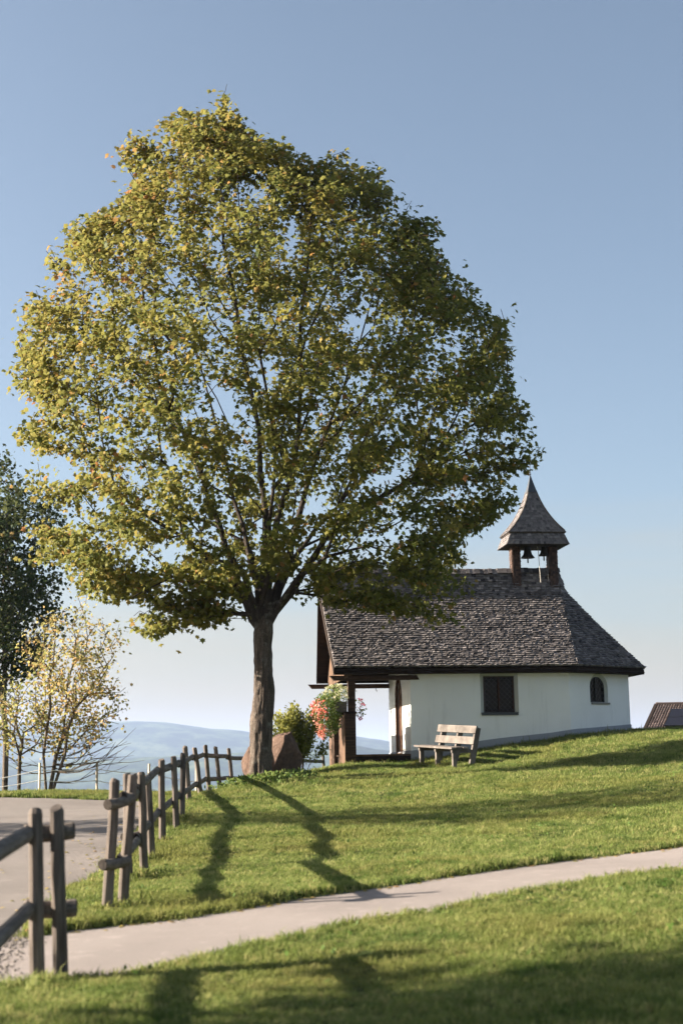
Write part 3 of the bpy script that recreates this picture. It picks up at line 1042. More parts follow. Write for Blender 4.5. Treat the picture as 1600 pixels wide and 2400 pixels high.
def bell(u, zt, h, r, name='bell'):
    b = MB()
    b.lathe([(r * .0, 0), (r * .34, -.01), (r * .46, -h * .12), (r * .5, -h * .45), (r * .62, -h * .72), (r * .95, -h * .96), (r * 1.0, -h), (r * .9, -h), (r * .5, -h * .6), (0, -h * .3)], (u, WD / 2, zt), 22)
    b.tube([(u, WD / 2, zt - h * .4), (u, WD / 2, zt - h - .12)], [.012, .02], 6)
    b.lathe([(0, -.02), (.022, 0), (0, .03)], (u, WD / 2, zt - h - .12), 8)
    b.build(name, M['bronze'], tur, smooth=True)
bell(3.46, SZ0 + .06, .34, .185)
bell(3.89, SZ0 + .05, .27, .145)
for u, zb, mt in ((3.69, RZ - .40, 'rope'), (3.90, RZ - .36, 'bronze')):
    r_ = MB(); vv = WD / 2 - .19 - .02
    r_.tube([(u, WD / 2 - .12, SZ0 + .03), (u, vv, SZ0 - .12), (u + .005, vv - .11, zb)], .009, 6)
    r_.build('bell_rope', M[mt], tur)

# porch
PZ = fl_z
pf = MB(); pf.box((-1.52, .02, -1.0), (-.02, WD - .02, PZ - .045))
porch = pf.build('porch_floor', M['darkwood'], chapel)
for k in range(14):
    v0 = .01 + (WD - .02) * k / 14; v1 = .01 + (WD - .02) * (k + 1) / 14 - .008
    pl = MB(); pl.box((-1.56, v0, PZ - .042 + RNG.normal(0, .002)), (-.01, v1, PZ + RNG.normal(0, .003)))
    pl.build('plank', M['floorwood'], porch)
stp = MB()
for k, (dz, dv) in enumerate(((-.17, .0), (-.30, -.02))):
    stp.box((-1.40, .02 + dv - .02, PZ + dz - .12), (-.02, .06, PZ + dz))
stp.build('porch_edge_beam', M['darkwood'], chapel)
for v in (0.02, WD - .2):
    b = MB(); b.box((-1.50, v, PZ - .3), (-1.33, v + .17, EZ - .3))
    b.build('porch_post', M['brownwood_z'] if v > 1 else M['brownwood_shade_x'], chapel)  # near post takes the wood coloured for shade
# parapets with boards, cap, footing
for (va, vb) in ((-.03, 1.27), (WD - 1.27, WD + .03)):
    c = MB(); c.box((-1.58, va + .03, PZ - .35), (-1.36, vb - .03, PZ + .98))
    par = c.build('parapet', M['darkwood'], chapel)
    n = 9
    for k in range(n):
        v0 = va + (vb - va) * k / n + .003; v1 = va + (vb - va) * (k + 1) / n - .003
        bb = MB(); bb.box((-1.605 + RNG.normal(0, .002), v0, PZ - .36), (-1.578, v1, PZ + .975)); bb.build('board', M['brownwood_z'], par)
    for k in range(2):
        bb = MB(); bb.box((-1.60 + .13 * k, va, PZ - .36), (-1.60 + .13 * (k + 1) - .006, va + .028, PZ + .975)); bb.build('board', M['brownwood_shade_x'], par)  # side boards use the shade-toned copy of the front boards
    cc = MB(); cc.box((-1.63, va - .03, PZ + .98), (-1.31, vb + .03, PZ + 1.015)); cc.build('parapet_cap', M['darkwood'], par)
for v in (.0, 1.0, WD - 1.2, WD - .25):
    fs_ = MB(); fs_.box((-1.62, v - .03, PZ - .95), (-1.38, v + .22, PZ - .362)); fs_.build('footing_stone', M['stonewhite'], chapel)
BZ = loc(880, 1588, 34.4).z
for (v, u0, u1, dz) in ((-.05, -1.95, .22, 0.0), (WD - .12, -2.15, .1, -0.02)):
    b = MB()
    b.add([(u0, v, BZ + .05 + dz), (u0 + .10, v, BZ - .06 + dz), (u1 - .0, v, BZ - .06 + dz), (u1 - .06, v, BZ + .05 + dz)] + [(u0, v + .17, BZ + .05 + dz), (u0 + .10, v + .17, BZ - .06 + dz), (u1, v + .17, BZ - .06 + dz), (u1 - .06, v + .17, BZ + .05 + dz)],
          [(0, 1, 2, 3), (7, 6, 5, 4), (0, 3, 7, 4), (1, 5, 6, 2), (0, 4, 5, 1), (3, 2, 6, 7)])
    b.build('porch_beam', M['brownwood_shade_x'], chapel)
gb = MB(); gb.box((-1.52, -.04, BZ + .05), (-1.40, WD + .04, BZ + .17)); gb.build('gable_beam', M['brownwood_z'], chapel)
# gable boarding
nb = 26
gw = None
for k in range(nb):
    v0 = -.2 + (WD + .4) * k / nb; v1 = -.2 + (WD + .4) * (k + 1) / nb - .006
    zz = [EZ + (RZ - EZ) * prof(max(0, min(v + OV, WD + OV - v)) / HALF) - .16 for v in (v0, v1)]
    b = MB(); x0 = -1.60 + RNG.normal(0, .003)
    b.add([(x0, v0, BZ - .02), (x0, v1, BZ - .02), (x0, v1, zz[1]), (x0, v0, zz[0]), (x0 + .025, v0, BZ - .02), (x0 + .025, v1, BZ - .02), (x0 + .025, v1, zz[1]), (x0 + .025, v0, zz[0])],
          [(0, 1, 2, 3), (7, 6, 5, 4), (0, 4, 5, 1), (1, 5, 6, 2), (2, 6, 7, 3), (3, 7, 4, 0)])
    if gw is None:
        c = MB(); c.box((-1.56, -.2, BZ - .0), (-1.53, WD + .2, BZ + .06)); gw = c.build('gable_wall', M['brownwood_z'], chapel)
    b.build('board', M['brownwood_z'], gw)
for u in (-.9, -.35):
    h = MB(); h.tube([(u, WD - .04, BZ + .04), (u, WD - .04, BZ - .14), (u + .03, WD - .04, BZ - .17), (u + .03, WD - .04, BZ - .13)], .008, 5)
    h.build('hook', M['iron'], chapel)

# ------------------------------------------------------------------ house beyond the crest
hc = P(1509, 1712, 72)
house = empty('house', (hc.x, hc.y, hc.z - 4), R(0), 'house beyond the crest with brown tiled roof and dark solar panels', 'house')
h_top = P(1538, 1653, 75)
rx = h_top.x - hc.x; ry = 3.2; rz = h_top.z - hc.z
HL = 9.0
hwm = MB()
hwm.box((.5, .5, -3), (HL - .5, 5.9, 3.75))
hwm.build('wall', M['housewall'], house)
rfm = MB()
E_ = [Vector((0, 0, 4)), Vector((HL, 0, 4)), Vector((HL + rx, ry, 4 + rz)), Vector((rx, ry, 4 + rz)), Vector((2 * rx, 2 * ry, 4)), Vector((HL + 2 * rx, 2 * ry, 4))]
for dz in (-.03, -.18):
    rfm.add([e + Vector((0, 0, dz)) for e in E_], [(0, 1, 2, 3), (3, 2, 5, 4)])
rfm.add([e + Vector((0, 0, dz)) for dz in (-.03, -.18) for e in E_], [(0, 3, 9, 6), (3, 4, 10, 9), (0, 6, 7, 1), (1, 7, 8, 2), (2, 8, 11, 5)])
hroof = rfm.build('roof', M['darkwood'], house)
vg = MB()
vg.obox(E_[0] + Vector((-.08, -.05, -.1)), (.16, 0, 0), E_[3] - E_[0] + Vector((0, .05, 0)), (0, 0, .2))
vg.obox(E_[0] + Vector((.09, -.09, -.12)), (HL, 0, 0), (0, .07, 0), (0, 0, .1))
vg.build('verge_board', M['darkwood'], hroof)
tl = MB()
NRW, NCL = 12, 66
sl_ = E_[3] - E_[0]
sn_ = Vector((1, 0, 0)).cross(sl_).normalized()
if sn_.z < 0: sn_ = -sn_
for i in range(NRW):
    for j in range(NCL):
        o_ = E_[0] + sl_ * (i / NRW) + Vector((HL * j / NCL, 0, 0)) + Vector((.1, 0, 0))
        w = HL / NCL
        d_ = sl_ * (1.08 / NRW)
        t = float(np.clip(RNG.normal(.5, .25), 0, 1))
        pr = [(0, .012), (.28 * w, .07), (.55 * w, .07), (.8 * w, .012), (w, .012)]
        v = []
        for x_, h_ in pr: v.append(o_ + Vector((x_, 0, 0)) + sn_ * (h_ + .03))
        for x_, h_ in pr: v.append(o_ + d_ + Vector((x_, 0, 0)) + sn_ * h_)
        for x_, h_ in pr: v.append(o_ + Vector((x_, 0, 0)) + sn_ * (-.02))
        tl.add(v, [(k, k + 1, k + 6, k + 5) for k in range(4)] + [(k + 10, k + 11, k + 1, k) for k in range(4)], t)
build_tint(tl, 'roof_tiles', M['rooftile'], hroof, 'stuff')
rt = MB(); rt.tube([E_[3] + Vector((0, 0, .05)), E_[2] + Vector((0, 0, .05))], .11, 8); rt.build('ridge_tiles', M['rooftile'], hroof)
for i in range(2):
    for j in range(4):
        o_ = E_[0] + sl_ * (.06 + .335 * i) + Vector((.95 + 1.32 * j, 0, 0)) + sn_ * .13
        pn = MB(); pn.obox(o_, (1.29, 0, 0), sl_ * .325, sn_ * .04)
        pno = pn.build('solar_panel', M['panel'], house)
        fr_ = MB()
        fr_.obox(o_ + sn_ * .041, (1.29, 0, 0), sl_ * .006, sn_ * .006); fr_.obox(o_ + sn_ * .041 + sl_ * .319, (1.29, 0, 0), sl_ * .006, sn_ * .006)
        fr_.obox(o_ + sn_ * .041 + sl_ * .007, (.03, 0, 0), sl_ * .311, sn_ * .006); fr_.obox(o_ + sn_ * .041 + sl_ * .007 + Vector((1.26, 0, 0)), (.03, 0, 0), sl_ * .311, sn_ * .006)
        fr_.build('panel_frame', M['iron'], pno)

# ------------------------------------------------------------------ fences
def fence_post(parent, org, base, top, r, n=10):
    base, top = Vector(base), Vector(top)
    d = (top - base).normalized()
    mb = MB()
    pts = [base - d * .45, base, base.lerp(top, .33), base.lerp(top, .66), top - d * .02, top]
    w = [Vector((RNG.normal(0, .004), RNG.normal(0, .004), 0)) for _ in pts]
    pts = [p + q - org for p, q in zip(pts, w)]
    mb.tube(pts, [r * 1.05, r * 1.04, r, r * .97, r * .95, r * .82], n)
    return mb.build('post', M['post'], parent, smooth=False)
def rail_between(parent, org, a, b, r, half, bolts=True):
    a, b = Vector(a) - org, Vector(b) - org
    mb = MB()
    n = 6
    pts = [a.lerp(b, i / n) + Vector((0, 0, -.012 * math.sin(math.pi * i / n))) for i in range(n + 1)]
    mb.tube(pts, [r * (1 + RNG.normal(0, .02)) for _ in pts], 12, half=half)
    o = mb.build('rail', M['rail'], parent)
    e = MB()
    d = (b - a).normalized()
    e.tube([a - d * .006, a + d * .004], r * .93, 12, half=half)
    e.build('rail_end', M['endgrain'], o)
    return o

FG = 'round timber fences beside the road'
# fence left of the path mouth
nb0, nt0 = P(88, 2303, 9.3), P(85, 1899, 9.3)
nb1, nt1 = P(145, 2311, 9.38), P(133, 1893, 9.38)
nf = empty('wooden_fence', nb0, 0, 'blurred near timber fence end with two posts in the left corner beside the path mouth', 'fence', FG)
org = Vector(nb0)
for b, t in ((nb0, nt0), (nb1, nt1)):
    zb = gz(b.x, b.y)
    fence_post(nf, org, (b.x, b.y, min(b.z, zb)), t, .048)
far_dir = Vector((.09, -1, 0)).normalized()
pprev = nb0
for k in (1, 2):
    q = Vector((nb0.x + far_dir.x * 2.3 * k, nb0.y + far_dir.y * 2.3 * k, 0)); q.z = bz(q.x, q.y)
    fence_post(nf, org, q, q + Vector((0, 0, 1.14)), .05)
for fr_ in (.865, .425):
    a = nb1.lerp(nt1, fr_) + Vector((.085, .10, 0))
    m_ = nb0.lerp(nt0, fr_) + Vector((-.03, .085, 0))
    rail_between(nf, org, a, m_ + Vector((-.06, -.005, 0)), .055, Vector((0, -1, 0)))
    b = nb0 + far_dir * 4.7; b.z = bz(b.x, b.y) + (nt0.z - nb0.z) * fr_ * 1.0
    rail_between(nf, org, m_ + Vector((-.045, .04, 0)), b + Vector((-.09, 0, 0)), .056, Vector((1, 0, 0)))

# long fence along the road
posts = []
for bx, by, Y, tx, ty in FENCE:
    posts.append((P(bx, by, Y), P(tx, ty, Y)))
for bx, Y, tx, ty in ((446, 27.5, 434, 1750), (474, 30.5, 456, 1752), (493, 33.5, 481, 1747), (518, 36.0, 505, 1750), (546, 38.2, 536, 1754)):
    t = P(tx, ty, Y)
    x = P(bx, 1870, Y).x
    posts.append((Vector((x, Y, t.z - 1.2)), t))
for px, py, Y in ((583, 1757, 41), (664, 1768, 45), (757, 1770, 49)):
    t = P(px, py, Y)
    posts.append((t - Vector((-.05, 0, 1.25)), t))
org = Vector(posts[0][0])
lf = empty('wooden_fence', org, 0, 'long timber post and rail fence running from the path mouth up behind the maple', 'fence', FG)
for i, (b, t) in enumerate(posts):
    bb = Vector(b)
    if i < 8: bb.z = min(b.z, gz(b.x, b.y))
    fence_post(lf, org, bb, t, .046 if i < 8 else .052, 10)
def onpost(i, fr): return posts[i][0].lerp(posts[i][1], fr)
SPANS = [(1, 3, .83, .37), (3, 5, .86, .40), (5, 7, .87, .40), (7, 9, .84, .38), (9, 10, .82, .36), (10, 12, .82, .36), (12, 13, .80, .36), (13, 15, .82, .36)]
for i, j, u, l in SPANS:
    for fr in (u, l):
        a, b = onpost(i, fr), onpost(j, fr * RNG.uniform(.98, 1.02))
        d = (b - a).normalized()
        side = Vector((-d.y, d.x, 0)).normalized() if True else None
        off = side * .075
        a2, b2 = a + off - d * .16, b + off + d * .05
        rail_between(lf, org, a2, b2, .054, -side)
# short cross logs bolted over the twin posts
for (i, j, fr, le) in ((0, 1, .82, .07), (0, 1, .37, .09), (2, 3, .80, .06), (2, 3, .42, .06)):
    a, b = onpost(i, fr), onpost(j, fr)
    d = (b - a); d.normalize()
    d = (d + Vector((.0, .35, 0))).normalized()
    off = Vector((0, -.085, 0)) if i == 0 else Vector((-.03, .08, 0))
    a2, b2 = a + off - d * le, b + off + d * .04
    ro = rail_between(lf, org, a2, b2, .047, Vector((0, -1, 0)) * 0 if False else None)
    ro.name = 'cross_log'
    if i == 0:
        for q in (a, b):
            bt = MB(); c = q + off + Vector((0.0, -.046, .0)) - org
            bt.tube([c, c + Vector((0, -.012, 0))], .011, 8); bt.build('bolt', M['steel'], ro)

# pasture wire fence across the road
wf = empty('wire_fence', P(228, 1856, 36.5), 0, 'thin pasture fence of pale stakes and white wire at the far edge of the road', 'fence')
org = Vector(wf.location)
SK = []
for px, tp, Y in ((-60, 1822, 35.2), (94, 1788, 35.6), (228, 1785, 36.5), (350, 1790, 38.0), (460, 1796, 41)):
    t = P(px, tp, Y)
    b = Vector((t.x, t.y, min(gz(t.x, t.y), t.z - .5)))
    SK.append((b, t))
    mb = MB()
    mb.obox(b - org + Vector((-.03, 0, -.3)), (.03, -.03, 0), (.03, .03, 0), t - b + Vector((0, 0, .3)))
    mb.build('stake', M['stake'], wf)
for fr in (.77, .42):
    for k in range(len(SK) - 1):
        a, b = SK[k][0].lerp(SK[k][1], fr), SK[k + 1][0].lerp(SK[k + 1][1], fr)
        mb = MB()
        mb.tube([a.lerp(b, s / 8) - org + Vector((0, -.03, -.03 * math.sin(math.pi * s / 8))) for s in range(9)], .009, 5)
        mb.build('wire', M['wire'], wf)

# ------------------------------------------------------------------ bench
ba = Vector((.47, -.88, 0)).normalized()
bf = Vector((ba.y, -ba.x, 0))       # facing: to the left and the camera
bc = P(1055, 1790, 33.0)
bl = 1.62
def bg_(p): return gz(p.x, p.y)
b_far = bc - ba * bl / 2 ; b_near = bc + ba * bl / 2
zf, zn = bg_(b_far), bg_(b_near)
bench = empty('bench', (bc.x, bc.y, bg_(bc)), 0, 'weathered wooden bench standing in front of the white chapel wall', 'bench')
org = Vector(bench.location)
SLP = (zn - zf) * .8 / bl
def bp(l, f, h):  # along length (far 0 .. near bl), forward, height above slope line
    p = bc + ba * (l - bl / 2) + bf * f
    return Vector((p.x, p.y, (zf + zn) / 2 + SLP * (l - bl / 2) + h)) - org
def slab(name, l0, l1, f0, h0, f1, h1, th, mat, par):
    """board between two profile points (f0,h0)-(f1,h1), thickness to the back/below"""
    d = Vector((f1 - f0, h1 - h0)).normalized()
    n = Vector((-d.y, d.x)) * th
    vs = []
    for l in (l0, l1):
        for f, h in ((f0, h0), (f1, h1), (f1 + n.x, h1 + n.y), (f0 + n.x, h0 + n.y)): vs.append(bp(l, f, h))
    mb = MB(); mb.add(vs, [(0, 1, 2, 3), (7, 6, 5, 4), (0, 4, 5, 1), (1, 5, 6, 2), (2, 6, 7, 3), (3, 7, 4, 0)])
    return mb.build(name, mat, par)
BZ_S = .43
lean = .26
for k, l in enumerate((.10, .80, 1.50)):
    slab('back_support', l, l + .06, .0, -.12, -lean * .9, .87, .13, M['benchwood'], bench)
    slab('leg', l, l + .06, .40, -.12, .40, BZ_S - .045, .10, M['benchwood'], bench)
    slab('seat_bearer', l + .003, l + .057, -.05, BZ_S - .045, .42, BZ_S - .045, -.08, M['benchwood'], bench)
for k in range(3):
    f0 = .02 + .155 * k
    slab('seat_plank', .0 + RNG.normal(0, .01), bl + RNG.normal(0, .015), f0, BZ_S + .0 + RNG.normal(0, .003), f0 + .147, BZ_S, -.042, M['benchwood'], bench)
for h0 in (.49, .735):
    f0 = -lean * h0 / 1.0 + .028
    slab('back_plank', .0, bl, f0, h0, f0 - .165 * lean, h0 + .165, .035, M['benchwood'], bench)

# ------------------------------------------------------------------ boulder
def rock(name, pts_c, size, seed, label, tilt):
    rng = np.random.default_rng(seed)
    bm = bmesh.new()
    bmesh.ops.create_icosphere(bm, subdivisions=5, radius=1)
    planes = []
    for _ in range(16):
        n = Vector(rng.normal(size=3)).normalized(); planes.append((n, rng.uniform(.62, .95)))
    for v in bm.verts:
        p = v.co.copy()
        for n, d in planes:
            s = p.dot(n) - d
            if s > 0: p -= n * s * .85
        from mathutils import noise as mn
        p += p.normalized() * (.05 * mn.fractal(p * 3.1, 1, 2, 5) )
        zt = (p.z + 1) / 2
        x = p.x * (1.0 - .45 * zt) + tilt * max(0, zt)
        v.co = Vector((x * size[0], p.y * size[1] * (1 - .4 * zt), zt * size[2]))
    me = bpy.data.meshes.new(name); bm.to_mesh(me); bm.free()
    me.polygons.foreach_set('use_smooth', [True] * len(me.polygons))
    me.materials.append(M['boulder'])
    o = bpy.data.objects.new(name, me); COL.objects.link(o)
    o.location = pts_c
    tag(o, label, 'boulder', 'boulders behind the maple trunk')
    return o
c_ = P(655, 1828, 31.0)
rock('boulder', (c_.x, c_.y, gz(c_.x, c_.y) - .12), (.56, .5, 1.33), 4, 'tall reddish brown standing boulder to the right of the maple trunk', .16)
c_ = P(594, 1832, 30.9)
rock('boulder', (c_.x, c_.y, gz(c_.x, c_.y) - .1), (.40, .42, 1.02), 9, 'lower rounded boulder peeping out on the left of the maple trunk', .16)

# ------------------------------------------------------------------ trees
def leaf_shape():
    # five lobed leaf, tip along +x, about one unit long, in the xy plane
    o = [(0, 0), (.18, -.30), (.10, -.52), (.40, -.36), (.62, -.50), (.62, -.22), (1.0, 0), (.62, .22), (.62, .50), (.40, .36), (.10, .52), (.18, .30)]
    z = [0, -.03, -.12, -.02, -.10, .0, -.14, .0, -.10, -.02, -.12, -.03]
    c = (.36, 0, .05)
    v = np.array([(a, b, zz) for (a, b), zz in zip(o, z)] + [c])
    n = len(o)
    f = np.array([(i, (i + 1) % n, n) for i in range(n)])
    return v, f
def simple_leaf():
    v = np.array([(0, 0, 0), (.45, -.3, -.06), (1, 0, -.1), (.45, .3, -.06)])
    return v, np.array([(0, 1, 2), (0, 2, 3)])
def leaves_mesh(name, pos, out, size, shape, mat, parent, tint, rng, flat=0.55, droop=0.35, kind='stuff'):
    sv, sf = shape
    n = len(pos)
    # leaf frame: normal biased upward + outward, tip outward and drooping
    nr = rng.normal(0, 1, (n, 3)) * (1 - flat) + np.array([0, 0, 1.0]) * flat + out * .35
    nr /= np.linalg.norm(nr, axis=1, keepdims=True)
    tp = out * .6 + rng.normal(0, .8, (n, 3)) - np.array([0, 0, droop])
    tp -= nr * (tp * nr).sum(1, keepdims=True)
    tp /= np.linalg.norm(tp, axis=1, keepdims=True) + 1e-9
    bt = np.cross(nr, tp)
    s = size * rng.uniform(.65, 1.25, (n, 1, 1))
    fold = rng.uniform(.5, 2.2, (n, 1))
    L = sv[None]
    Vv = pos[:, None] + s * (L[..., 0:1] * tp[:, None] + L[..., 1:2] * bt[:, None] + (L[..., 2:3] * fold[:, :, None]) * nr[:, None])
    k = len(sv)
    Ff = (sf[None] + (np.arange(n) * k)[:, None, None]).reshape(-1, 3)
    return npmesh(name, Vv.reshape(-1, 3), Ff, mat, parent, np.repeat(tint, k), kind)

def grow(nodes, par, limb, targets, seg=.38, w_path=.22, up=.10, rng=RNG):
    """attach every target to the cheapest existing node with a slightly curved twig"""
    pos = [np.array(p) for p in nodes]; par = list(par); limb = list(limb)
    plen = []
    for i, p in enumerate(par):
        plen.append(0 if p < 0 else plen[p] + np.linalg.norm(pos[i] - pos[p]))
    cap = len(pos) + len(targets) * 30
    A = np.zeros((cap, 3)); PL = np.zeros(cap); DR = np.zeros((cap, 3))
    n = len(pos)
    A[:n] = pos; PL[:n] = plen
    for i in range(n):
        if par[i] >= 0:
            d = pos[i] - pos[par[i]]; DR[i] = d / (np.linalg.norm(d) + 1e-9)
    tips = []
    ok0 = np.zeros(cap, bool)
    for i in range(n): ok0[i] = limb[i] >= 0
    for t in targets:
        d = t - A[:n]
        dist = np.linalg.norm(d, axis=1)
        cosang = (d * DR[:n]).sum(1) / (dist + 1e-9)
        cost = dist + w_path * PL[:n] + np.where(cosang < .35, (0.35 - cosang) * 2.5, 0) + np.where(ok0[:n], 0, 1e3)
        b = int(np.argmin(cost))
        L = dist[b]
        k = max(1, int(L / seg))
        prev = b
        d0 = DR[b] * L * .28
        side = rng.normal(0, .04 * L, 3)
        for s in range(1, k + 1):
            u = s / k
            p = A[b] + (t - A[b]) * u + (d0 + side + np.array([0, 0, -up * L])) * (u * (1 - u))
            if n >= cap: break
            A[n] = p; par.append(prev); limb.append(limb[b]); ok0[n] = True
            dd = p - A[prev]; DR[n] = dd / (np.linalg.norm(dd) + 1e-9); PL[n] = PL[prev] + np.linalg.norm(dd)
            prev = n; n += 1
        tips.append(prev)
    return A[:n], np.array(par), np.array(limb), np.array(tips)
def radii(par, tips, r0, ex, n):
    acc = np.zeros(n)
    child = np.zeros(n, int)
    for i in range(n):
        if par[i] >= 0: child[par[i]] += 1
    acc[child == 0] = r0 ** ex
    for i in range(n - 1, -1, -1):
        if par[i] >= 0: acc[par[i]] += acc[i]
    return acc ** (1 / ex)
def twig_tubes(A, par, rad, sel, org):
    """tapered five or eight sided tubes, one per edge, numpy"""
    idx = np.nonzero(sel)[0]
    idx = idx[par[idx] >= 0]
    a, b = A[par[idx]], A[idx]
    d = b - a
    L = np.linalg.norm(d, axis=1, keepdims=True) + 1e-9
    dn = d / L
    ref = np.where(np.abs(dn[:, 2:3]) < .9, np.array([[0, 0, 1.0]]), np.array([[1.0, 0, 0]]))
    u = np.cross(dn, ref); u /= np.linalg.norm(u, axis=1, keepdims=True)
    v = np.cross(dn, u)
    n = 6
    an = np.arange(n) * 2 * np.pi / n
    ra = np.minimum(rad[par[idx]], rad[idx] * 1.35)[:, None, None]; rb = rad[idx][:, None, None]
    ring = np.cos(an)[None, :, None] * u[:, None] + np.sin(an)[None, :, None] * v[:, None]
    V0 = (a - dn * ra[:, :, 0] * .4)[:, None] + ring * ra; V1 = (b + dn * rb[:, :, 0] * .3)[:, None] + ring * rb
    VV = np.concatenate([V0, V1], 1).reshape(-1, 3) - org
    k = np.arange(n); k2 = (k + 1) % n
    q = np.stack([k, k2, k2 + n, k + n], 1)
    FF = (q[None] + (np.arange(len(idx)) * 2 * n)[:, None, None]).reshape(-1, 4)
    return VV, FF

# --- the maple
TY = 30.0
TB = P(612, 1836, TY)
TB.z = gz(TB.x, TB.y)
OUT = [(515, 215), (560, 285), (600, 312), (640, 325), (680, 340), (725, 372), (785, 332), (825, 375), (870, 362), (900, 440), (945, 462), (958, 500), (1005, 500), (1010, 560), (1020, 612), (1075, 650), (1120, 700), (1160, 740), (1180, 790), (1168, 850), (1188, 900), (1225, 960), (1250, 1040), (1232, 1075), (1170, 1102), (1190, 1150), (1160, 1190), (1090, 1220), (1060, 1262), (1075, 1300), (1100, 1350), (1050, 1378), (1060, 1428), (1010, 1440), (960, 1412), (900, 1430), (850, 1405), (760, 1402), (725, 1365), (700, 1300), (640, 1330), (585, 1345), (545, 1392), (500, 1445), (420, 1432), (350, 1468), (300, 1440), (300, 1418), (370, 1400), (300, 1372), (250, 1385), (180, 1370), (150, 1300), (70, 1290), (62, 1230), (45, 1200), (80, 1140), (35, 1110), (50, 1050), (35, 990), (60, 930), (8, 850), (48, 830), (40, 780), (58, 740), (42, 690), (100, 650), (110, 580), (160, 560), (148, 512), (240, 480), (290, 440), (320, 400), (290, 372), (268, 340), (290, 292), (350, 300), (390, 258), (450, 255), (500, 250)]
OUT = [(a * 1.0204, b * 1.0204) for a, b in OUT]
OW = np.array([[P(a, b, TY).x, P(a, b, TY).z] for a, b in OUT])
def in_poly(x, z):
    inside = np.zeros(len(x), bool)
    n = len(OW)
    for i in range(n):
        x1, z1 = OW[i]; x2, z2 = OW[(i + 1) % n]
        c = ((z1 > z) != (z2 > z)) & (x < (x2 - x1) * (z - z1) / (z2 - z1 + 1e-12) + x1)
        inside ^= c
    return inside
def poly_dist(x, z):
    p = np.stack([x, z], 1)
    best = np.full(len(x), 1e9)
    n = len(OW)
    for i in range(n):
        a, b = OW[i], OW[(i + 1) % n]
        ab = b - a
        t = np.clip(((p - a) @ ab) / (ab @ ab), 0, 1)
        best = np.minimum(best, np.linalg.norm(p - (a + t[:, None] * ab), axis=1))
    return best
from mathutils import noise as mnoise
rngT = np.random.default_rng(21)
FORK = P(617, 1478, TY)
zlo, zhi = OW[:, 1].min(), OW[:, 1].max()
# half width of the crown by height, for the depth of the volume
zs = np.linspace(zlo, zhi, 60)
hwid = []
for z in zs:
    xs_ = np.linspace(OW[:, 0].min(), OW[:, 0].max(), 200)
    ins = in_poly(xs_, np.full(200, z + 1e-4))
    hwid.append((xs_[ins].max() - xs_[ins].min()) / 2 if ins.any() else .1)
hwid = np.maximum(np.array(hwid), .35)
hwid = np.convolve(np.pad(hwid, 3, mode='edge'), np.ones(7) / 7, mode='valid')
def seen(p):
    """sideways position and height scaled to the middle distance of the tree"""
    k = TY / p[:, 1]
    return p[:, 0] * k, 1.6 + (p[:, 2] - 1.6) * k
def crown_targets(N):
    out = []
    while sum(len(o) for o in out) < N:
        n = 4000
        x = rngT.uniform(OW[:, 0].min(), OW[:, 0].max(), n); z = rngT.uniform(zlo, zhi, n)
        ok = in_poly(x, z)
        x, z = x[ok], z[ok]
        dd = poly_dist(x, z)
        ok = dd > .12 + .55 * np.clip(np.array([mnoise.noise(Vector((a_ * 1.1, 3.3, b_ * 1.1))) for a_, b_ in zip(x, z)]) * 2.2, 0, 1)
        x, z, dd = x[ok], z[ok], dd[ok]
        hw = np.interp(z, zs, hwid)
        # depth limit shrinks towards the outline
        e = np.clip(dd / hw, 0, 1)
        ymax = .92 * hw * np.sqrt(np.clip(1 - (1 - e) ** 2, 0, 1)) * 0.95 + .1
        y = rngT.uniform(-1, .72, len(x)) * ymax
        # keep mostly the outer shell
        q = np.maximum(np.abs(y) / (ymax + 1e-6), 1 - np.clip(dd / 1.6, 0, 1))
        keep = rngT.random(len(x)) < (0.30 + .70 * smooth(.35, .85, q))
        # sparser in the hollow above the fork
        c = np.hypot(x - FORK.x, y) / np.maximum(.3, (z - FORK.z) * .34 + .5)
        keep &= ~((c < 1) & (z - FORK.z < 5.5) & (rngT.random(len(x)) < .7))
        if len(keep):
            nz = np.array([mnoise.noise(Vector((a_ * .85, b_ * .85, c_ * 1.9 - abs(a_ - FORK.x) * .35))) + .45 * mnoise.noise(Vector((a_ * 1.9 + 9, b_ * 1.9, c_ * 3.6))) for a_, b_, c_ in zip(x, y, z)])
            keep &= nz > -.07
        q3 = np.stack([x[keep], TY + y[keep], z[keep]], 1)
        out.append(q3[in_poly(*seen(q3))])
    return np.concatenate(out)[:N]
TG = crown_targets(1650)
